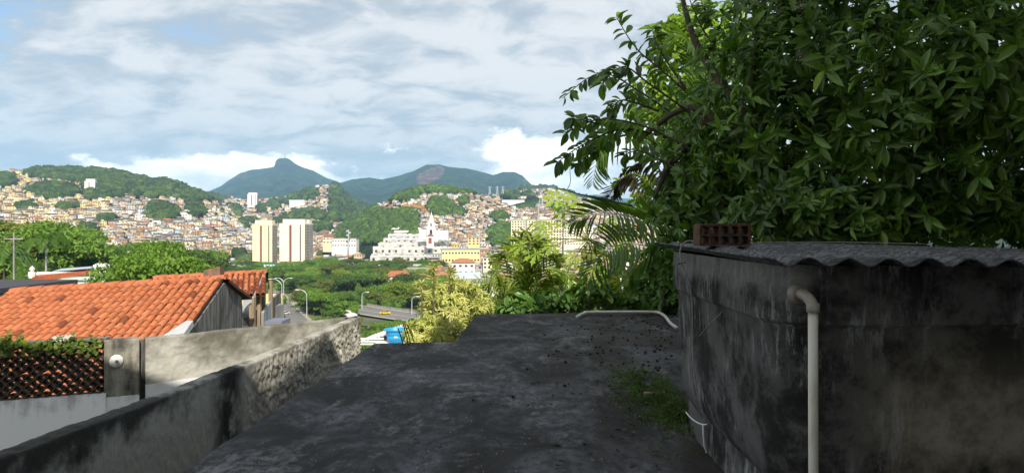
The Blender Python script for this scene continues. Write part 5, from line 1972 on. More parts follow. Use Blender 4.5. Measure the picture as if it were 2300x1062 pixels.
def rrect(x0, x1, y0, y1, r, n=10):
    out = []
    for cx, cy, a0 in ((x1 - r, y1 - r, 0), (x0 + r, y1 - r, 90), (x0 + r, y0 + r, 180), (x1 - r, y0 + r, 270)):
        for k in range(n + 1):
            a = math.radians(a0 + 90 * k / n)
            out.append((cx + r * math.cos(a), cy + r * math.sin(a)))
    return out


tank = thing('water_tank', 'mould blackened rounded cement water tank under a corrugated sheet', 'water tank', (2.6, 4.3, 0))
g = MB()
X0, X1, Y0, Y1 = 1.205, 4.3, 3.12, 5.40
prof = [(1.385, 0.0), (1.12, 0.0), (1.105, 0.012), (1.09, 0.03), (0.60, 0.045), (0.42, 0.06), (0.32, 0.09), (0.24, 0.14), (0.18, 0.21), (0.15, 0.30), (0.14, 0.5)]
rings = []
for z, inn in prof:
    rp = rrect(X0 + inn, X1 - inn, Y0 + inn, Y1 - inn, max(0.05, 0.34 - inn * 0.5))
    rings.append([(x, y, z) for x, y in rp])
nr = len(rings[0])
for rg in rings:
    g.add(rg, [])
for i in range(len(rings) - 1):
    for k in range(nr):
        g.f.append((i * nr + k, i * nr + (k + 1) % nr, (i + 1) * nr + (k + 1) % nr, (i + 1) * nr + k))
g.f.append(tuple(range(nr)))
tk_o = wpart('body', g, MTANK, tank, True)
g = MB()
pl = rrect(X0 + 0.15, X1 - 0.15, Y0 + 0.15, Y1 - 0.10, 0.06, 3)
g.add([(x, y, 0.004) for x, y in pl] + [(x, y, 0.235) for x, y in pl], [])
nr = len(pl)
g.f += [(k, (k + 1) % nr, nr + (k + 1) % nr, nr + k) for k in range(nr)]
g.f.append(tuple(range(nr, 2 * nr)))
wpart('plinth', g, MTANK, tank)
# long patched crack on the side: raised mortar line
g = MB()
pts = [P(1560, 755, 4.52), P(1600, 722, 4.22), P(1640, 695, 3.98), P(1663, 676, 3.83)]
for p in pts:
    p.x = X0 + 0.035
g.tube(pts, [0.004, 0.006, 0.005, 0.008], 6)
wpart('mortar_patch', g, simple('pinkish_mortar', (0.26, 0.20, 0.17), (0.16, 0.13, 0.11), scale=20), tank)
# corrugated roof sheet
SX0, SX1, SY0, SY1 = 1.13, 4.6, 3.0, 5.52
V, Q = [], []
nx, ny2 = 168, 26
for layer in (0, 1):
    for j in range(ny2 + 1):
        for i in range(nx + 1):
            x = SX0 + (SX1 - SX0) * i / nx
            y = SY0 + (SY1 - SY0) * j / ny2
            ph = 2 * math.pi * (x - SX0) / 0.177
            z = 1.408 + 0.018 * math.cos(ph) + (y - SY0) * 0.010 - max(0, x - 2.2) * 0.028 - 0.008 * layer
            if j == 0:
                y += 0.012 * noise.noise(Vector((x * 9, 0, 0)))
            z += 0.006 * noise.noise(Vector((x * 2, y * 2, 0))) + 0.0035 * noise.noise(Vector((x * 26, y * 26, layer)))
            V.append((x, y, z))
m_ = nx + 1
half = m_ * (ny2 + 1)
for layer in (0, 1):
    for j in range(ny2):
        for i in range(nx):
            q = (j * m_ + i, j * m_ + i + 1, (j + 1) * m_ + i + 1, (j + 1) * m_ + i)
            Q.append(tuple(k + half * layer for k in (q if layer == 0 else q[::-1])))
for i in range(nx):
    Q.append((i, half + i, half + i + 1, i + 1))
    k = ny2 * m_ + i
    Q.append((k, k + 1, half + k + 1, half + k))
for j in range(ny2):
    k = j * m_
    Q.append((k, k + m_, half + k + m_, half + k))
MFIB, t, b = new_mat('fibre_cement')
v = t.pos()
n1 = t.noise(v, 26, 8, 0.75)
c = t.mix(t.ramp(n1, 0.40, 0.62), (0.022, 0.022, 0.022), (0.20, 0.20, 0.205))
c = t.mix(t.ramp(t.noise(v, 2.2, 4, 0.6), 0.4, 0.65, 0, 0.7), c, (0.035, 0.034, 0.033))
t.put(b.inputs['Base Color'], c)
b.inputs['Roughness'].default_value = 0.95
t.link(t.bump(n1, 0.9, 0.012), b.inputs['Normal'])
csheet = obj('corrugated_sheet', mesh_np('corrugated_sheet', V, Q, MFIB, True), None, label='lichen covered corrugated cement sheet lying on the water tank', cat='roof sheet')
# hollow clay brick
bp = P(1620, 572, 4.35)
bk = thing('hollow_brick', 'hollow clay brick with ten square holes weighing down the sheet', 'brick', (bp.x, bp.y, 1.446), -0.05)
MCLAY = simple('hollow_clay', (0.15, 0.065, 0.035), (0.055, 0.034, 0.024), scale=14, coord='Object', bump=0.4)
bw, bh_, bd = 0.315, 0.135, 0.18
g = MB()
nxh, nzh, wl = 5, 2, 0.011
cw, ch_ = (bw - wl) / nxh, (bh_ - wl) / nzh
for i in range(nxh + 1):
    g.box((-bw / 2 + wl / 2 + i * cw, 0, bh_ / 2), (wl, bd, bh_))
for j in range(nzh + 1):
    g.box((0, 0.0, wl / 2 + j * ch_), (bw - 0.001, bd - 0.004, wl))
for i in range(nxh):
    for j in range(nzh):
        cx_, cz_ = -bw / 2 + wl / 2 + (i + .5) * cw, wl / 2 + (j + .5) * ch_
        for a_ in (-1, 1):
            for c_ in (-1, 1):
                s_ = 0.011
                x_, z_ = cx_ + a_ * (cw / 2 - wl / 2), cz_ + c_ * (ch_ / 2 - wl / 2)
                g.add([(x_, -bd / 2 + .004, z_), (x_ - a_ * s_, -bd / 2 + .004, z_), (x_, -bd / 2 + .004, z_ - c_ * s_), (x_, bd / 2 - .004, z_), (x_ - a_ * s_, bd / 2 - .004, z_), (x_, bd / 2 - .004, z_ - c_ * s_)],
                      [(0, 1, 2), (3, 5, 4), (1, 4, 5, 2)])
for k in range(9):
    g.box((-bw / 2 + 0.02 + k * (bw - .04) / 8, 0, bh_ + 0.002), (0.012, bd, 0.006))
g.build('block', MCLAY, bk)
# overflow pipe on the tank front
pp_ = thing('overflow_pipe', 'pale plastic pipe with elbow running down the tank front', 'pipe', P(1826, 1062, 2.98) - Vector((0, 0, 0.55)))
py = 2.985
e0 = P(1792, 660, 3.12)
e1 = P(1826, 700, py)
MPIPE, t, b = new_mat('aged_pvc')
v = t.pos()
c = t.mix(t.ramp(t.noise(t.mapping(v, scale=(1, 1, 0.2)), 14, 6, 0.6), 0.4, 0.7), (0.62, 0.58, 0.49), (0.44, 0.40, 0.32))
c = t.mix(t.ramp(t.math('ADD', t.sep(v)[2], t.math('MULTIPLY', t.noise(v, 30, 5, 0.6), 0.1)), 1.215, 1.27, 0, 0.7), c, (0.13, 0.085, 0.05))
t.put(b.inputs['Base Color'], c)
b.inputs['Roughness'].default_value = 0.5
b0, b1, b2 = e0 + Vector((0, 0.02, 0.004)), Vector((e1.x - 0.004, py + 0.01, e0.z + 0.008)), Vector((e1.x, py, e0.z - 0.05))
bend = [b0 * (1 - s) ** 2 + b1 * (2 * s * (1 - s)) + b2 * s * s for s in np.linspace(0, 1, 16)]
wpart('elbow', MB().tube(bend, 0.0245, 16), MPIPE, pp_, True)
wpart('flange', MB().tube([e0 + Vector((0, 0.012, 0)), e0 + Vector((0.001, -0.016, 0)), e0 + Vector((0.002, -0.018, 0))], [0.046, 0.043, 0.03], 24), MPIPE, pp_, True)
wpart('collar', MB().tube([(e1.x, py, e0.z - 0.028), (e1.x, py, e0.z - 0.066)], 0.0275, 18), MPIPE, pp_, True)
wpart('pipe', MB().tube([(e1.x, py, e0.z - 0.05), (e1.x + .002, py, 0.4), (e1.x + 0.003, py, 0.012)], 0.0205, 16), MPIPE, pp_, True)
# wire over the sheet and down the tank side, loose cord below
MCORD = simple('grey_cord', (0.36, 0.34, 0.30), (0.24, 0.22, 0.19), scale=20)
wr = thing('tie_wire', 'pale wire running over the sheet and down the tank side', 'wire', P(1556, 790, 4.6))
yv_ = 4.55
pts = [P(2080, 562, 4.9), P(1900, 561, 4.75), P(1760, 564, 4.6), P(1680, 574, 4.45), P(1620, 577, 4.4), P(1575, 576, 4.44)]
for p in pts:
    ph = 2 * math.pi * (p.x - SX0) / 0.177
    p.z = 1.446 + (p.y - SY0) * 0.010 - max(0, p.x - 2.2) * 0.028
pts += [Vector((1.16, 4.50, 1.475)), Vector((1.118, 4.52, 1.43)), Vector((1.12, 4.52, 1.34)), Vector((1.19, 4.53, 1.12)), Vector((1.20, 4.53, 0.7)), Vector((1.235, 4.52, 0.42)), Vector((1.29, 4.52, 0.30))]
wpart('strand', MB().tube(smooth_path(pts, 6), 0.0042, 6), MCORD, wr, True)
hk = MB().tube([(1.125, 4.44, 1.335), (1.10, 4.50, 1.33), (1.105, 4.56, 1.32), (1.15, 4.60, 1.33)], 0.006, 6)
wpart('hook', hk, MWIN, wr)
cd = thing('loose_cord', 'short white cord tied round the tank foot and hanging loose', 'cord', P(1575, 950, 4.4))
pts = [P(1541, 925, 4.95), P(1552, 938, 4.8), P(1566, 948, 4.65), P(1580, 953, 4.5), P(1588, 952, 4.46)]
wpart('tie', MB().tube(smooth_path(pts, 5), 0.0055, 6), MPVC, cd, True)
pts = [P(1579, 953, 4.48), P(1580, 975, 4.46), P(1582, 998, 4.46), P(1588, 1017, 4.46)]
wpart('tail', MB().tube(smooth_path(pts, 5), [0.0055] * 15 + [0.003], 6), MPVC, cd, True)

# ---- drain pipe lying along the far edge of the slab
dp = thing('drain_pipe', 'grey white plastic pipe lying along the far slab edge', 'pipe', P(1390, 705, 12.3))
c0 = 0.055
pts = [P(1296, 707, 11.7), P(1304, 702, 12.0), P(1316, 699, 12.28), P(1330, 699, 12.36), P(1400, 699, 12.40), P(1455, 699, 12.40), P(1478, 699, 12.3), P(1493, 703, 11.8), P(1506, 713, 10.9), P(1520, 722, 10.4)]
for p in pts:
    p.z = c0
wpart('run', MB().tube(smooth_path(pts, 6), 0.024, 14), MPVC, dp, True)
for a in (P(1316, 699, 12.27), P(1476, 699, 12.33)):
    wpart('joint', MB().tube([(a.x - .035, a.y, c0), (a.x + .035, a.y + .01, c0)], 0.030, 14), MPVC, dp, True)

# ---- rebar stubs, blue tub on the next roof
MRUST = simple('rusty_bar', (0.05, 0.032, 0.024), (0.03, 0.024, 0.02), scale=30)
for (pb, pt, Y) in (((907, 788), (894, 737), 9.1), ((918, 788), (906, 728), 9.1), ((923, 774), (909, 727), 9.38), ((932, 773), (914, 728), 9.4)):
    a, b_ = P(*pb, Y), P(*pt, Y)
    a.z = -0.03
    rb = thing('rebar', 'dark bent steel starter bar sticking up at the slab notch', 'rebar', a, 0, 'starter bars at the slab notch')
    MB().tube([(0, 0, 0), (b_ - a) * 0.5 + Vector((0.006, 0, 0)), (b_ - a)], 0.0075, 6).build('bar', MRUST, rb)
Yt = 14.0
tb = P(889, 768, Yt)
tub = thing('blue_tub', 'bright blue plastic water tub on the neighbouring roof', 'tub', tb)
MBLUE = simple('blue_plastic', (0.012, 0.28, 0.62), (0.016, 0.33, 0.68), rough=0.4, scale=8, spec=0.5)
tub.scale = (1.08, 1.08, 0.88)
MB().lathe([(0.001, 0), (0.155, 0), (0.165, 0.1), (0.172, 0.105), (0.172, 0.125), (0.168, 0.13), (0.178, 0.2), (0.185, 0.205), (0.185, 0.222), (0.182, 0.228), (0.20, 0.285), (0.224, 0.29), (0.226, 0.312), (0.205, 0.315), (0.198, 0.29), (0.15, 0.05), (0.001, 0.05)], (0, 0, 0), 36).build('shell', MBLUE, tub, True)
MB().box((0.03, -0.174, 0.15), (0.06, 0.012, 0.03)).build('sticker', MWHITE, tub)
nb = thing('neighbour_roof', 'pale sheet roof and white ledge below the blue tub', 'roof', (tb.x, Yt, -4.2))
wpart('slab', MB().box((tb.x + 0.6, Yt + 0.9, tb.z - 0.06), (2.0, 2.6, 0.12)), MWHITE, nb)
wpart('sheet', ridged(P(840, 752, 15.6), P(905, 728, 15.8), P(905, 744, 14.2), P(806, 768, 14.0), 12, 0.02), simple('white_sheet', (0.62, 0.63, 0.64), rough=0.5), nb)
wpart('wall', MB().box((tb.x + 0.5, Yt + 1.2, tb.z - 2.2), (2.2, 2.0, 4.0)), MGREYC, nb)
for i in range(3):
    a, b_ = P(808, 760 + i * 6, 12.9), P(862, 757 + i * 6, 12.9)
    wpart('ledge_bar', MB().box(((a.x + b_.x) / 2, 12.9, a.z), (b_.x - a.x, 0.05, 0.025)), MWHITE, nb)

# ---- seed pods, grit, moss on the slab
pod_me = []
for k in range(3):
    V = []
    for v_ in ICO_V:
        q = Vector(v_)
        d = 1 + 0.22 * noise.noise(q * 3 + Vector((k * 5, 0, 0))) + 0.12 * noise.noise(q * 7)
        V.append((q.x * d, q.y * d, q.z * d * 0.8))
    pod_me.append((V, ICO_T))
MPOD = simple('dry_pod', (0.030, 0.018, 0.013), (0.055, 0.030, 0.02), scale=30, coord='Object')
MPODR = simple('red_pod', (0.11, 0.032, 0.018), (0.06, 0.022, 0.014), scale=30, coord='Object')
PM = [mesh_np('pod', V, T, MPOD, True) for V, T in pod_me]
PMR = [mesh_np('pod', V, T, MPODR, True) for V, T in pod_me[:1]]
# far fruit lie thick by the pipe, a few strays nearer
spots = [(1268, 868), (1277, 862), (1183, 830), (1063, 900), (1152, 893), (1378, 848), (1315, 793), (1326, 796), (1342, 794), (1232, 800), (1275, 742), (1242, 765)]
tries = 0
while len(spots) < 118 and tries < 9000:
    tries += 1
    x, y = random.uniform(1180, 1512), random.uniform(708, 838)
    dens = ((x - 1180) / 330) ** 1.6 * (1.0 if y < 800 else 0.6)
    if random.random() < dens and all((x - a) ** 2 + ((y - b_) * 2) ** 2 > 60 for a, b_ in spots):
        spots.append((x, y))
for i, (x, y) in enumerate(spots):
    Y = CAMZ * F / (y - HY)
    rr = random.uniform(0.009, 0.022)
    red = random.random() < 0.09
    o = obj('fallen_fruit', random.choice(PMR if red else PM), None, ((x - CX) / F * Y, Y, rr * 0.72), random.uniform(0, 6.3),
            label=('reddish rotting fruit fallen on the dark slab' if red else 'shrivelled black fruit fallen on the dark slab'), cat='fruit',
            group=('reddish fallen fruit on the slab' if red else 'black fallen fruit on the slab'))
    o.scale = (rr, rr, rr)
# small grit
VV, TT, off = [], [], 0
for _ in range(520):
    x, y = random.uniform(-1.9, 1.1), random.uniform(2.5, 12)
    s = random.uniform(0.002, 0.007)
    VV.append(ICO_V[:12] * 0 + 0 if False else np.array([[0, 0, 1], [1, 0, 0], [-.5, .9, 0], [-.5, -.9, 0]]) * s + np.array([x, y, 0.012]))
    TT.append(np.array([[0, 1, 2], [0, 2, 3], [0, 3, 1]]) + off)
    off += 4
obj('grit', mesh_np('grit', np.concatenate(VV), np.concatenate(TT), simple('pale_grit', (0.34, 0.33, 0.31))), label='fine pale grit scattered over the dark slab', cat='grit', kind='stuff')
# moss and small weeds at the tank foot
n_ = 15000
u = RNG.random(n_)
cx_ = np.where(u < .45, 1.36, np.where(u < .8, 1.30, 1.22)) + RNG.normal(size=n_) * np.where(u < .45, .11, np.where(u < .8, .14, .17))
cy_ = np.where(u < .45, 5.72, np.where(u < .8, 6.75, 6.1)) + RNG.normal(size=n_) * np.where(u < .45, .30, np.where(u < .8, .36, .6))
hm = np.array([max(0.0, 0.125 * (0.22 + 1.3 * noise.noise(Vector((x * 7, y * 4, 0))) + 0.5 * noise.noise(Vector((x * 18, y * 12, 3))))) for x, y in zip(cx_, cy_)])
keep = (hm > 0.012) & (cx_ < 1.62) & ((cy_ > 5.34) | (cx_ < 1.38)) & (cx_ > 0.86)
cx_, cy_, hm = cx_[keep], cy_[keep], hm[keep]
m_ = len(cx_)
Pn = np.stack([cx_, cy_, hm * RNG.random(m_)], 1)
D = unit_rand(m_) * 0.7 + np.array([0, 0, 0.8])
MMOSS = leaf_mat('moss_leaf', (0.05, 0.095, 0.02), (0.13, 0.205, 0.045), 0.15, 0.7, 9.0, objtint=False)
obj('moss', leaves_mesh('moss', Pn, D, unit_rand(m_), RNG.uniform(.018, .038, m_), RNG.uniform(.007, .014, m_), MMOSS, leaf_template(.3, .3, 2)),
    label='cushions of green moss and tiny weeds at the tank foot', cat='moss', kind='stuff')
# dry leaves blown into the corner
n_ = 260
lx = np.clip(1.15 - np.abs(RNG.normal(size=n_)) * 0.55, -1.2, 1.15)
lx = np.where(RNG.random(n_) < .5, 2.9 - np.abs(RNG.normal(size=n_)) * 0.9, lx)
ly = np.where(lx > 1.15, RNG.uniform(7.0, 12.3, n_), RNG.uniform(4.2, 9.5, n_))
Pn = np.stack([lx, ly, np.full(n_, 0.014)], 1)
D = np.stack([RNG.normal(size=n_), RNG.normal(size=n_), RNG.normal(size=n_) * .12], 1)
U = np.stack([RNG.normal(size=n_) * .35, RNG.normal(size=n_) * .35, np.ones(n_)], 1)
L = RNG.uniform(.025, .075, n_)
obj('leaf_litter', leaves_mesh('leaf_litter', Pn, D, U, L, L * RNG.uniform(.3, .5, n_), leaf_mat('dry_leaf', (0.04, 0.026, 0.016), (0.13, 0.085, 0.045), 0.1, 0.8, 5.0, objtint=False), leaf_template(.4, -.15, 3)),
    label='dry brown leaves scattered on the slab near the tank', cat='leaf litter', kind='stuff')
g = MB()
g.hexa([(1.20, 6.22, 0.02), (1.38, 6.19, 0.03), (1.40, 6.24, 0.03), (1.21, 6.28, 0.02)], [(1.20, 6.22, 0.06), (1.38, 6.19, 0.07), (1.40, 6.24, 0.07), (1.21, 6.28, 0.06)])
g.build('broken_slat', MWOODP, None, label='broken grey board lying in the moss', cat='board')

# ------------------------------------------------------------------ plants round the terrace
T3 = leaf_template(0.30, 0.22, 3)
T4 = leaf_template(0.28, 0.30, 4)
T2 = leaf_template(0.35, 0.35, 2)
T5 = leaf_template(0.26, 0.24, 5)
MBIG = leaf_mat('broad_dark_leaf', (0.014, 0.048, 0.010), (0.185, 0.335, 0.036), 0.30, 0.36, 1.7, spec=0.55)  # wide tone spread imitates bright highlights against black hollows
MBRANCH = simple('grey_brown_branch', (0.11, 0.085, 0.06), (0.07, 0.055, 0.04), scale=12)
LIGHTDIR = np.array(SUN)


def in_ellipsoid(n, e):
    """n points inside an ellipsoid given by photo pixel centre, pixel radii, distance and depth radius; more near its skin"""
    d = unit_rand(n)
    r = RNG.random(n) ** 0.42
    c = P(e[0], e[1], e[4])
    k = e[4] / F
    return np.array(c)[None] + d * r[:, None] * np.array([e[2] * k, e[5], e[3] * k]), d


def whorls(pts, out, per, lmin, lmax, ratio, droop=0.25, up=0.25):
    """rosettes of leaves round twig ends"""
    n = len(pts)
    axis = out * 0.8 + unit_rand(n) * 0.45 + np.array([0, -0.25, up])
    axis /= np.linalg.norm(axis, axis=1, keepdims=True)
    A = np.repeat(axis, per, 0)
    base = np.repeat(pts, per, 0)
    s = unit_rand(n * per)
    s = s - A * (s * A).sum(1, keepdims=True)
    s /= np.linalg.norm(s, axis=1, keepdims=True) + 1e-6
    k = RNG.uniform(0.15, 1.0, n * per)[:, None]
    D = A * k + s * (1.05 - 0.4 * k) + np.array([0, 0, -droop])
    U = A + unit_rand(n * per) * 0.25
    L = np.repeat(RNG.uniform(lmin, lmax, n), per) * RNG.uniform(0.45, 1.2, n * per)
    W = L * ratio * RNG.uniform(0.85, 1.15, n * per)
    base = base + A * RNG.uniform(-0.06, 0.02, n * per)[:, None]
    return base, D, U, L, W


def split_leaves(root, name, data, mat, tmpl, top, tint=(1, 1, 1), frame=True):
    """the leaves that show largest become parts of their own, the rest one mass"""
    base, D, U, L, W = data
    px = CX + base[:, 0] / base[:, 1] * F
    py = HY + (CAMZ - base[:, 2]) / base[:, 1] * F
    vis = (px > 0) & (px < 2300) & (py > 0) & (py < 1062)
    score = np.where(vis, L * W / base[:, 1] ** 2 * np.exp(-(base[:, 1] - base[:, 1].min()) * 0.9), -1)
    order = np.argsort(-score)
    big, rest = order[:top], order[top:]
    R = frames(D, U)
    one = leaves_mesh('leaf', np.zeros((1, 3)), np.array([[1.0, 0, 0]]), np.array([[0, 0, 1.0]]), [1.0], [1.0], mat, tmpl)
    for i in big:
        M_ = np.eye(4)
        M_[:3, :3] = R[i] * np.array([L[i], W[i], L[i]])
        M_[:3, 3] = base[i]
        k_ = random.uniform(0.7, 1.3)
        yel = (1.7, 1.4, 0.8) if random.random() < 0.05 else (1, 1, 1)
        o = obj('leaf', one, root, color=tuple(v * k_ * y_ for v, y_ in zip(tint, yel)))
        o.matrix_parent_inverse = Matrix.Translation(-root.location)
        o.matrix_basis = Matrix(M_.tolist())
    o = obj(name, leaves_mesh(name, base[rest], D[rest], U[rest], L[rest], W[rest], mat, tmpl), root, kind='stuff', color=tint)
    o.matrix_parent_inverse = Matrix.Translation(-root.location)
    return o


def branch(root, pts, r0, r1, name='branch', mat=None):
    q = smooth_path([tuple(p) for p in pts], 6)
    g = MB().tube(q, list(np.linspace(r0, r1, len(q))), 7)
    return wpart(name, g, mat or MBRANCH, root, True)


# ---- the big broad leaved tree behind the tank
big_tree = thing('broad_leaved_tree', 'large dark broad leaved tree hanging over the water tank', 'tree', (3.6, 7.6, -4.2))
VOL = [((1930, 250, 400, 330, 6.7, 0.9), 560), ((2220, 170, 330, 380, 5.9, 0.9), 420), ((1655, 420, 190, 140, 7.6, 0.7), 250), ((1750, 130, 150, 180, 7.6, 0.8), 200),
       ((1580, 470, 120, 90, 7.9, 0.5), 110), ((1570, 340, 110, 110, 8.2, 0.6), 70), ((2180, 470, 260, 120, 6.5, 0.7), 200), ((1880, 480, 240, 80, 6.3, 0.6), 170), ((2000, -120, 500, 140, 6.6, 1.0), 160)]
B, DD_, UU, LL, WW = [], [], [], [], []
for e, n in VOL:
    pts, d = in_ellipsoid(int(n * 1.65), e)
    m = (pts[:, 1] > 4.9)
    m &= ~((pts[:, 2] < 1.52) & (pts[:, 1] < 5.95) & (pts[:, 0] > 1.0))
    for a, s in zip(whorls(pts[m], d[m], 10, 0.085, 0.215, 0.31), (B, DD_, UU, LL, WW)):
        s.append(a)
# second, deeper screen of foliage
for e, n in (((1960, 230, 460, 360, 8.6, 0.8), 620), ((1680, 330, 170, 230, 9.2, 0.6), 110), ((2300, 300, 300, 400, 8.0, 0.8), 300)):
    pts, d = in_ellipsoid(n, e)
    for a, s in zip(whorls(pts, d, 9, 0.14, 0.27, 0.34), (B, DD_, UU, LL, WW)):
        s.append(a)
# twigs reaching out over the view
TW = [[(1600, 260), (1500, 170), (1430, 110), (1385, 40)], [(1560, 290), (1450, 215), (1350, 165), (1262, 222)], [(1560, 340), (1450, 285), (1350, 268), (1268, 300)],
      [(1500, 310), (1400, 290), (1310, 325), (1250, 366)], [(1420, 300), (1350, 320), (1320, 350), (1290, 372)], [(1620, 130), (1575, 60), (1545, -10)],
      [(1540, 200), (1480, 110), (1465, 60)], [(1480, 250), (1400, 225), (1370, 250)], [(1560, 260), (1460, 190), (1400, 150), (1350, 190)], [(1440, 300), (1330, 275), (1280, 265)],
      [(1600, 60), (1580, 10), (1590, -30)], [(1520, 380), (1440, 340), (1400, 350)]]
for k, tw in enumerate(TW):
    Yt_ = 7.7 + 0.25 * math.sin(k * 2.1)
    q = [P(a, b_, Yt_ + 0.12 * i * math.sin(k * 1.3)) for i, (a, b_) in enumerate(tw)]
    branch(big_tree, q, 0.014, 0.004, 'twig')
    path = smooth_path([tuple(p) for p in q], 9)
    pp2, dd2, uu2, ll2 = [], [], [], []
    for i in range(4, len(path)):
        a, b_ = Vector(path[i - 1]), Vector(path[i])
        d = (b_ - a).normalized()
        for s_ in (-1, 1):
            if random.random() < 0.12:
                continue
            side = d.cross(Vector((0, -1, 0.2))).normalized() * s_
            pp2.append(b_)
            dd2.append(d * 0.55 + side * 0.75 + Vector((0, random.gauss(0, .35), -0.35)))
            uu2.append(Vector((random.gauss(0, .4), -0.6, 0.9)))
            ll2.append(random.uniform(0.11, 0.18))
        if i % 4 == 0:
            for _ in range(3):
                pp2.append(b_)
                dd2.append(Vector((random.gauss(0, .7), random.gauss(0, .7), random.gauss(-.1, .5))))
                uu2.append(Vector((random.gauss(0, .4), -0.5, 0.9)))
                ll2.append(random.uniform(0.10, 0.17))
    ll2 = np.array(ll2)
    for a, s in zip((np.array(pp2), np.array(dd2), np.array(uu2), ll2, ll2 * 0.46), (B, DD_, UU, LL, WW)):
        s.append(a)
data = [np.concatenate(s) for s in (B, DD_, UU, LL, WW)]
keep = RNG.random(len(data[0])) > 0.25
data = [a[keep] for a in data]
split_leaves(big_tree, 'foliage', data, MBIG, T5, 290)
branch(big_tree, [(3.6, 7.6, -4.2), (3.4, 7.5, -1.0), (2.9, 7.4, 1.2), (2.6, 7.3, 2.6)], 0.20, 0.10, 'trunk')
for q in ([(2.9, 7.4, 1.2), (3.4, 7.0, 2.2), (4.2, 6.6, 3.0)], [(2.6, 7.3, 2.4), (2.0, 7.6, 2.9), (1.5, 7.8, 2.6)], [(2.7, 7.3, 2.0), (2.6, 7.4, 3.2), (2.8, 7.2, 4.6)],
          [(2.9, 7.4, 1.4), (3.4, 6.9, 1.7), (4.3, 6.3, 2.0)], [(2.6, 7.3, 2.6), (2.1, 7.7, 3.6), (1.9, 7.8, 4.4)], [(2.2, 7.6, 2.8), (1.8, 7.7, 2.3), (1.6, 7.7, 1.9)]):
    branch(big_tree, q, 0.07, 0.015)
MFLW = simple('pale_blossom', (0.55, 0.50, 0.40), (0.42, 0.36, 0.26), scale=40)
for (a, b_, Y) in ((1742, 30, 6.6), (1808, 130, 6.2), (1796, 12, 6.4)):
    c = P(a, b_, Y)
    n = 160
    d = unit_rand(n)
    o = obj('blossom', leaves_mesh('blossom', np.array(c)[None] + d * RNG.uniform(.02, .085, n)[:, None] * np.array([1, 1, .8]), d, unit_rand(n), RNG.uniform(.012, .022, n), RNG.uniform(.008, .014, n), MFLW, T2), big_tree)
    o.matrix_parent_inverse = Matrix.Translation(-big_tree.location)
# thin bare twig against the sky
tw = thing('bare_twig', 'thin leafless twig reaching out in front of the far houses', 'twig', P(1420, 470, 8.2))
wpart('stem', MB().tube(smooth_path([tuple(P(*q, 8.2)) for q in ((1420, 462), (1340, 445), (1300, 436), (1262, 424), (1243, 424))], 5), list(np.linspace(0.012, 0.004, 21)), 6), MBRANCH, tw, True)
wpart('side_shoot', MB().tube(smooth_path([tuple(P(*q, 8.2)) for q in ((1272, 428), (1281, 410), (1280, 380), (1281, 345))], 5), list(np.linspace(0.005, 0.0025, 16)), 5), MBRANCH, tw, True)

# ---- sunlit lime tree behind it
MLIME = leaf_mat('lime_leaf', (0.14, 0.26, 0.02), (0.28, 0.38, 0.04), 0.45, 0.45, 1.5)
lime = thing('lime_leaved_tree', 'sunlit lime green tree glowing behind the dark twigs', 'tree', (4.3, 14.5, -6))
B = [[] for _ in range(5)]
for e, n in (((1560, 180, 110, 190, 13.6, 0.7), 260), ((1600, 330, 110, 120, 13.8, 0.6), 130), ((1480, 250, 70, 110, 13.6, 0.5), 90), ((1520, 100, 60, 60, 13.4, .5), 60), ((1640, 80, 120, 110, 14, .6), 90), ((1440, 430, 60, 60, 13.5, .5), 40)):
    pts, d = in_ellipsoid(n, e)
    for a, s in zip(whorls(pts, d, 9, 0.15, 0.24, 0.42), B):
        s.append(a)
split_leaves(lime, 'foliage', [np.concatenate(s) for s in B], MLIME, T3, 60)
branch(lime, [(4.3, 14.5, -6), (4.1, 14.2, -1), (3.8, 13.9, 2), (3.5, 13.7, 4.6)], 0.2, 0.05, 'trunk')
branch(lime, [(3.9, 13.9, 1.6), (3.2, 13.7, 2.6), (2.8, 13.6, 3.4)], 0.06, 0.02)
branch(lime, [(3.6, 13.7, 3.0), (3.45, 13.3, 3.9), (3.5, 12.9, 4.3)], 0.05, 0.015)

# ---- palms
MPALM = leaf_mat('palm_leaflet', (0.075, 0.150, 0.022), (0.16, 0.26, 0.04), 0.42, 0.42, 2.0, spec=0.5)
MPALMY = leaf_mat('palm_leaflet_pale', (0.17, 0.25, 0.035), (0.34, 0.40, 0.08), 0.45, 0.45, 2.0, spec=0.4)
MDEAD = leaf_mat('dead_frond', (0.05, 0.042, 0.028), (0.10, 0.08, 0.05), 0.15, 0.7, 3.0)
MRACH = simple('palm_rib', (0.24, 0.26, 0.08), (0.18, 0.19, 0.06), scale=8)


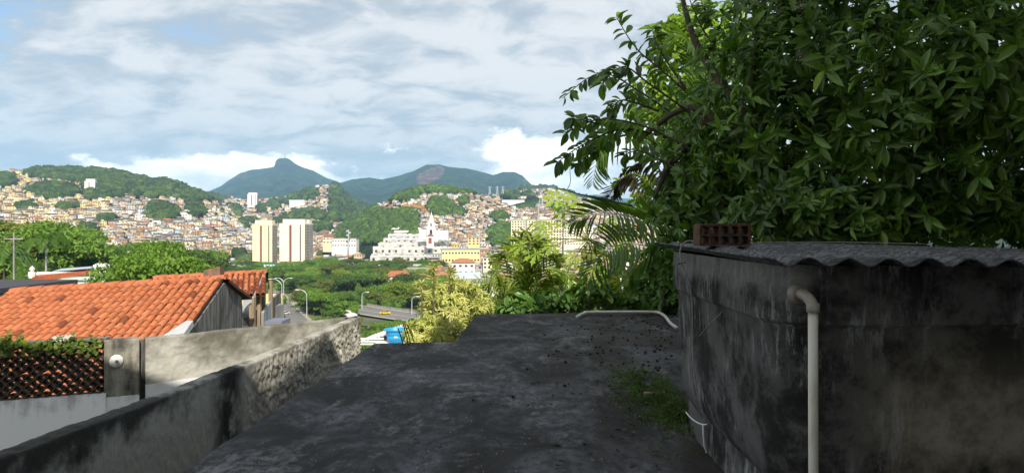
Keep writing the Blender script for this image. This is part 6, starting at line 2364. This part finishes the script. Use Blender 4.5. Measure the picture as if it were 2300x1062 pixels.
def frond_mesh(path, ll, lw, n, mat, hang=0.35, vee=0.6, roll=0.0):
    """arching feather frond: rib with leaflets both sides"""
    path = [Vector(p) for p in path]
    m = len(path)
    pp2, dd2, uu2, L2, W2 = [], [], [], [], []
    for i in range(n):
        s = 0.14 + 0.86 * i / (n - 1)
        f = s * (m - 1)
        k = min(int(f), m - 2)
        c = path[k].lerp(path[k + 1], f - k)
        d = (path[k + 1] - path[k]).normalized()
        side0 = d.cross(Vector((0, 0, 1)))
        if side0.length < 0.1:
            side0 = d.cross(Vector((0, 1, 0)))
        side0.normalize()
        upv = side0.cross(d).normalized()
        side0, upv = side0 * math.cos(roll) + upv * math.sin(roll), upv * math.cos(roll) - side0 * math.sin(roll)
        for s_ in (-1, 1):
            pp2.append(c)
            dd2.append(side0 * s_ + d * (0.55 + 0.5 * s) + upv * vee * (1 - s * .5) + Vector((random.gauss(0, .07), random.gauss(0, .07), -hang * random.uniform(.6, 1.3))))
            uu2.append(upv + side0 * (-s_) * 0.5)
            L2.append(ll * (math.sin(math.pi * min(1, 0.16 + 0.80 * s)) ** 0.7) * random.uniform(.85, 1.1))
            W2.append(lw)
    return leaves_mesh('frond', pp2, dd2, uu2, L2, W2, mat, leaf_template(0.25, 0.30, 4))


def frond(root, path, ll, lw, n, mat, name='frond', rib=0.010, **kw):
    q = smooth_path([tuple(p) for p in path], 6)
    fo = obj(name, frond_mesh(q, ll, lw, n, mat, **kw), root)
    inv = Matrix.Translation(-root.location)
    fo.matrix_parent_inverse = inv
    rb = obj('rib', MB().tube(q, list(np.linspace(rib, rib * .25, len(q))), 6).mesh('rib', MRACH, True), fo)
    return fo


pal = thing('areca_palm', 'feather palm with arching green fronds between papaya and tank', 'palm', (2.75, 13.7, -4.2))
FR = [([(1560, 500), (1490, 350), (1410, 305), (1350, 340), (1332, 412)], 10.6, 0.50, MPALM), ([(1540, 560), (1450, 500), (1360, 478), (1285, 500)], 10.2, 0.46, MPALM),
      ([(1530, 580), (1430, 548), (1360, 565), (1318, 640)], 10.2, 0.42, MPALM), ([(1500, 470), (1440, 398), (1400, 398), (1372, 440)], 10.4, 0.34, MDEAD),
      ([(1560, 260), (1560, 150), (1540, 90), (1500, 75)], 11.0, 0.36, MPALM),
      ([(1530, 540), (1500, 450), (1500, 400), (1530, 370)], 10.9, 0.40, MPALM), ([(1540, 600), (1490, 560), (1430, 600), (1400, 660)], 11.2, 0.36, MPALM),
      ([(1550, 480), (1500, 320), (1480, 260), (1430, 240)], 11.6, 0.44, MPALM)]
for pts, Y, ll, mt in FR:
    frond(pal, [P(a, b_, 13.3 + (Y - 13.3) * min(1, (i + .4) / 2.2)) for i, (a, b_) in enumerate(pts)], ll * 1.2, 0.017, 30, mt, hang=0.18, vee=0.25, roll=random.choice((-1, 1)) * random.uniform(0.8, 1.2))
for dx in (-0.1, 0.08, 0.2):
    wpart('stem', MB().tube([(2.85 + dx, 13.7 + dx, -4.2), (2.95 + dx * 1.4, 13.6, -1), (3.15 + dx * 2, 13.4, 0.9)], [0.06, 0.05, 0.035], 8), MRACH, pal, True)
py_ = thing('young_palm', 'pale yellow green palm with upright fronds beyond the slab', 'palm', P(1185, 720, 15.2) - Vector((0, 0, 1.5)))
for i, (tx, ty) in enumerate(((1128, 560), (1150, 545), (1172, 530), (1195, 535), (1215, 540), (1240, 560), (1255, 590), (1120, 610), (1200, 560), (1225, 615))):
    frond(py_, [P(1186, 720, 15.2), P(1186 + (tx - 1186) * .35, 720 + (ty - 720) * .55, 15.1), P(1186 + (tx - 1186) * .8, ty + 12, 15.0), P(tx + (tx - 1186) * .35, ty + 16 + abs(tx - 1186) * .25, 14.9)], 0.55, 0.022, 26, MPALMY, vee=0.3, hang=.1, roll=0.9 if i % 2 else -0.9)
py2 = thing('young_palm', 'bright yellow palm seedling fan beside the variegated shrub', 'palm', P(1122, 715, 13.6) - Vector((0, 0, 0.8)))
for i, (tx, ty) in enumerate(((1068, 652), (1085, 640), (1105, 636), (1128, 640), (1145, 655), (1066, 680))):
    frond(py2, [P(1122, 715, 13.6), P(1122 + (tx - 1122) * .5, 715 + (ty - 715) * .6, 13.6), P(tx, ty, 13.5), P(tx + (tx - 1122) * .3, ty + 10, 13.4)], 0.32, 0.022, 16, MPALMY, vee=0.2, hang=.05, roll=1.2 if i % 2 else -1.2)


def tall_palm(label, px, ybase, ytop, Y, rad, nf, name='royal_palm', straight=True):
    a = P(px, ybase, Y)
    hgt = P(px, ytop, Y).z - a.z
    r = thing(name, label, 'palm', a)
    MB().tube([(0, 0, -6), (0.05, 0, hgt * .5), (0, 0, hgt)], [hgt * .035, hgt * .03, hgt * .02], 8).build('trunk', MGREYW if straight else MBARK, r, True)
    for i in range(nf):
        an = 2 * math.pi * i / nf + random.uniform(-.2, .2)
        el = random.uniform(0.1, 1.2)
        dx, dy = math.cos(an), math.sin(an)
        path = [(0, 0, hgt), (dx * rad * .35, dy * rad * .35, hgt + rad * .45 * el), (dx * rad * .75, dy * rad * .75, hgt + rad * .35 * el), (dx * rad * 1.05, dy * rad * 1.05, hgt - rad * (.55 - .45 * el))]
        q = smooth_path(path, 5)
        fo = obj('frond', frond_mesh(q, rad * .34, rad * .032, 34, MPALM, hang=0.5, vee=0.3), r, color=(0.9, 1.0, 0.8))
    return r


tall_palm('tall palm with pale grey trunk in front of the tall tree clump', 103, 612, 545, 110, 3.4, 16)
tall_palm('short feathery palm between the orange hip house and mint house', 240, 602, 572, 150, 4.6, 18, 'feather_palm', False)
tall_palm('feathery palm leaning at the frame edge above the grey street wall', 8, 640, 585, 80, 3.2, 14, 'feather_palm', False)

# ---- papaya
MPAP = leaf_mat('papaya_leaf', (0.17, 0.30, 0.03), (0.36, 0.45, 0.06), 0.45, 0.5, 2.0)
MPAPY = leaf_mat('papaya_yellow_leaf', (0.36, 0.33, 0.03), (0.46, 0.42, 0.05), 0.4, 0.5, 2.0)


def palmate():
    """seven lobed leaf, lobes themselves toothed; unit radius"""
    V, T = [(0, 0, 0)], []
    for i in range(7):
        a = math.radians(-141 + 47 * i)
        ln = [0.62, 0.82, 0.95, 1.0, 0.95, 0.82, 0.62][i]
        d, s = np.array([math.cos(a), math.sin(a), 0]), np.array([-math.sin(a), math.cos(a), 0])
        prof = [(0.30, 0.075), (0.46, 0.17), (0.50, 0.09), (0.68, 0.20), (0.72, 0.08), (1.0, 0.0)]
        left, right, mid = [], [], []
        for x, w_ in prof:
            z = -0.30 * (x * ln) ** 2
            c = d * x * ln
            mid.append(len(V)); V.append((c[0], c[1], z))
            left.append(len(V)); V.append(tuple(c + s * w_ * ln + np.array([0, 0, z + .04])))
            right.append(len(V)); V.append(tuple(c - s * w_ * ln + np.array([0, 0, z + .04])))
        T += [(0, mid[0], left[0]), (0, right[0], mid[0])]
        for k in range(len(prof) - 1):
            T += [(mid[k], mid[k + 1], left[k + 1]), (mid[k], left[k + 1], left[k]), (mid[k], right[k + 1], mid[k + 1]), (mid[k], right[k], right[k + 1])]
    return np.array(V, float), np.array(T)


PV, PT = palmate()
pm1, pm2 = mesh_np('leaf_blade', PV, PT, MPAP, True), mesh_np('leaf_blade', PV, PT, MPAPY, True)


def papaya(label, px, ybase, ytop, Y, tips, size, fruit=True):
    base, topp = P(px, ybase, Y), P(px, ytop, Y)
    r = thing('papaya_plant', label, 'papaya plant', base - Vector((0, 0, 2.5)))
    wpart('stem', MB().tube([base - Vector((0, 0, 2.5)), base.lerp(topp, .5), topp], [0.075, 0.06, 0.04], 10), simple('papaya_stem', (0.30, 0.30, 0.18), (0.22, 0.21, 0.13), scale=9), r, True)
    for (a, b_) in tips:
        e = P(a, b_, Y + random.uniform(-.7, .7))
        md_ = topp.lerp(e, .5) + Vector((0, 0, 0.08))
        pet = wpart('petiole', MB().tube(smooth_path([tuple(topp), tuple(md_), tuple(e)], 5), [0.012] * 5 + [0.009] * 6, 6), MRACH, r, True)
        d = (e - topp).normalized()
        X_ = Vector((d.x, d.y, d.z * .4 - .25)).normalized()
        Z_ = Vector((random.gauss(0, .25), -0.75 + random.gauss(0, .25), 0.85))
        Y_ = Z_.cross(X_).normalized()
        Z_ = X_.cross(Y_).normalized()
        s = size * random.uniform(.8, 1.2)
        M_ = Matrix((X_, Y_, Z_)).transposed().to_4x4()
        o = obj('leaf_blade', pm2 if random.random() < .07 else pm1, pet)
        o.matrix_basis = Matrix.Translation(e) @ M_ @ Matrix.Diagonal((s, s, s, 1))
    if fruit:
        mf = simple('papaya_fruit', (0.10, 0.13, 0.03), (0.16, 0.17, 0.04), scale=6)
        for k in range(7):
            an = k * 2.4
            c = topp + Vector((math.cos(an) * .10, math.sin(an) * .10, -0.18 - 0.07 * (k % 3)))
            wpart('fruit', MB().lathe([(0.005, -.15), (0.045, -.11), (0.062, -.03), (0.05, .05), (0.01, .10)], c, 10), mf, r, True)


papaya('tall papaya with lobed lime leaves and hanging green fruit', 1322, 720, 540, 13.6,
       [(1250, 445), (1268, 470), (1295, 452), (1222, 500), (1225, 520), (1265, 500), (1310, 480), (1360, 500), (1395, 545), (1240, 552), (1172, 552), (1290, 575), (1375, 590), (1205, 570), (1340, 610), (1275, 612), (1400, 620)], 0.36)
papaya('lower papaya with yellowing leaves behind the slab pipe', 1405, 730, 610, 14.4,
       [(1330, 600), (1380, 590), (1440, 600), (1470, 640), (1350, 650), (1300, 640), (1420, 660), (1390, 630), (1450, 570), (1480, 600)], 0.34, False)
papaya('small papaya leaning over the tiled town roofs', 1262, 720, 620, 15.0,
       [(1225, 625), (1290, 640), (1310, 662), (1248, 605), (1222, 668), (1330, 680)], 0.30, False)

# ---- broad leaved bushes along the far slab edge
MBUSH = leaf_mat('bush_leaf', (0.065, 0.140, 0.026), (0.17, 0.28, 0.05), 0.32, 0.4, 1.6, spec=0.5)
for k, (es, lab, tint) in enumerate((  # tints paint shade into the dark bush and sun into the last
        ([((1170, 690, 60, 26, 13.5, .4), 60), ((1240, 690, 60, 34, 13.6, .4), 70)], 'dark glossy bush behind the corner of the far slab edge', (0.8, 0.9, 1)),
        ([((1330, 672, 80, 40, 13.7, .4), 100), ((1420, 680, 70, 36, 13.8, .4), 80)], 'leafy green bush behind the grey drain pipe', (1, 1, 1)),
        ([((1480, 640, 60, 60, 12.9, .4), 90), ((1500, 580, 50, 60, 11.8, .4), 60), ((1520, 690, 50, 40, 12.6, .4), 50)], 'tall leafy bush between drain pipe and tank', (0.9, 1, 0.9)),
        ([((1380, 610, 100, 60, 16.5, .6), 110), ((1290, 655, 90, 30, 17, .6), 70)], 'bush tinted as sunlit behind the papaya stems', (1.7, 1.6, 1.1)))):
    c = P(es[0][0][0], es[0][0][1], es[0][0][4])
    r = thing('broadleaf_bush', lab, 'bush', (c.x, c.y + .2, -4.2 if k < 3 else -6))
    B = [[] for _ in range(5)]
    for e, n in es:
        pts, d = in_ellipsoid(n, e)
        for a, s in zip(whorls(pts, d, 8, 0.14, 0.24, 0.46), B):
            s.append(a)
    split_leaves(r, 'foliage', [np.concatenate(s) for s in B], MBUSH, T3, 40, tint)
    for e, n in es:
        q = P(e[0], e[1], e[4])
        branch(r, [(c.x, c.y + .2, r.location.z), ((c.x + q.x) / 2, c.y + .2, -1.5), tuple(q)], 0.04, 0.012, 'stem')

# ---- variegated yellow shrub in the notch
MVAR = leaf_mat('variegated_leaf', (0.30, 0.40, 0.06), (0.80, 0.77, 0.34), 0.35, 0.4, 2.0, (1.1, 1.05, 0.5), spec=0.4)
var = thing('variegated_shrub', 'yellow striped spiky shrub filling the notch of the slab', 'shrub', (-1.2, 11.6, -4.2))
B = [[] for _ in range(5)]
VE = [((1018, 695, 76, 50, 12.6, .5), 180), ((962, 748, 50, 38, 10.9, .4), 100), ((990, 668, 38, 34, 12.5, .4), 50), ((1068, 688, 42, 34, 13.1, .4), 60), ((930, 770, 24, 22, 10.6, .3), 18), ((1000, 755, 50, 30, 10.9, .4), 50), ((1035, 650, 40, 26, 12.9, .4), 40)]
for e, n in VE:
    pts, d = in_ellipsoid(int(n * 1.7), e)
    m = ~((pts[:, 0] > -0.86) & (pts[:, 1] < 12.75)) & ~(pts[:, 1] < 9.75)
    for a, s in zip(whorls(pts[m], d[m], 18, 0.09, 0.15, 0.16, 0.35, 0.6), B):
        s.append(a)
for (a, b_, Y) in ((975, 612, 12.2), (976, 628, 12.2), (974, 598, 12.2), (1012, 618, 12.4), (1013, 632, 12.4), (1012, 606, 12.4), (945, 640, 12.0), (948, 655, 12.0)):
    pts = np.array([P(a, b_, Y)])
    for q, s in zip(whorls(pts, np.array([[0, 0, 1.0]]), 22, 0.13, 0.17, 0.15, 0.1, 1.2), B):
        s.append(q)
split_leaves(var, 'foliage', [np.concatenate(s) for s in B], MVAR, T3, 120)
for (a, b_, Y) in ((975, 600, 12.2), (1012, 610, 12.4), (1000, 680, 12.5), (950, 740, 10.9), (1065, 690, 13.1), (946, 645, 12.0)):
    q = P(a, b_, Y)
    branch(var, [(-1.2, 11.6, -4.2), (q.x * .6 - .5, 11.7, -1.6), tuple(q)], 0.035, 0.010, 'stem')

# ---- ivy on the pierced screen
MIVY = leaf_mat('ivy_leaf', (0.035, 0.085, 0.014), (0.16, 0.22, 0.03), 0.35, 0.5, 6.0)
ivy = thing('ivy', 'green climbing leaves trailing over the screen top', 'climber', (PA.x + .8, PA.y, 0.0))
n = 330
s_ = np.concatenate([RNG.normal(0.50, 0.20, 150), RNG.normal(1.20, 0.22, 110), RNG.uniform(0.2, 1.5, 70)])
s_ = np.clip(s_, 0.05, Ls - 0.10)
base = np.array([[PA.x + ds.x * s + nS.x * RNG.uniform(0.0, 0.06), PA.y + ds.y * s + nS.y * RNG.uniform(0.0, 0.06) - 0.01, RNG.normal(-0.02 + (0.03 if s < .7 else -.03), 0.055)] for s in s_])
D = unit_rand(n) * 0.8 + np.array([nS.x * .5, nS.y * .5, -0.2])
U = unit_rand(n) * 0.5 + np.array([nS.x, nS.y, 0.7])
L = RNG.uniform(.045, .085, n)
split_leaves(ivy, 'foliage', (base, D, U, L, L * .8), MIVY, T3, 120)
wpart('vine', MB().tube(smooth_path([(PA.x + ds.x * s, PA.y + ds.y * s - .02, 0.01 + .03 * math.sin(s * 7)) for s in np.linspace(.1, 1.55, 9)], 4), 0.006, 5), MBRANCH, ivy, True)

# ---- undergrowth filling the valley wood and bank
pts = []
for _ in range(2600):
    p, Y = random.uniform(560, 1000), random.uniform(330, 680)
    X = (p - CX) / F * Y
    if not near_road(X, Y):
        pts.append((X, Y, ground_z(X, Y)))
for _ in range(700):
    p, Y = random.uniform(790, 1500), random.uniform(60, 235)
    X = (p - CX) / F * Y
    if not near_road(X, Y):
        pts.append((X, Y, ground_z(X, Y)))
for _ in range(900):
    p, Y = random.uniform(60, 560), random.uniform(110, 640)
    X = (p - CX) / F * Y
    if not near_road(X, Y) and not (140 < p < 360 and Y < 275):
        pts.append((X, Y, ground_z(X, Y)))
for _ in range(900):
    p, Y = random.uniform(1330, 2500), random.uniform(22, 260)
    X = (p - CX) / F * Y
    pts.append((X, Y, ground_z(X, Y)))
wood('undergrowth', pts, 3.2, 'low green undergrowth between the valley trees', [(0.085, 0.15, 0.024), (0.065, 0.12, 0.02), (0.11, 0.17, 0.03)])

# ------------------------------------------------------------------ haze
MHAZE = bpy.data.materials.new('haze_air')
MHAZE.use_nodes = True
t = NT(MHAZE.node_tree)
t.n.clear()
vol = t.node('ShaderNodeVolumePrincipled')
vol.inputs['Color'].default_value = (0.40, 0.70, 1.0, 1)
vol.inputs['Density'].default_value = 0.00009
vol.inputs['Anisotropy'].default_value = 0.0
out = t.node('ShaderNodeOutputMaterial')
t.link(vol.outputs[0], out.inputs['Volume'])
hz = MB().box((0, 4600, 335), (18400, 9800, 770)).build('haze', MHAZE, kind='stuff')
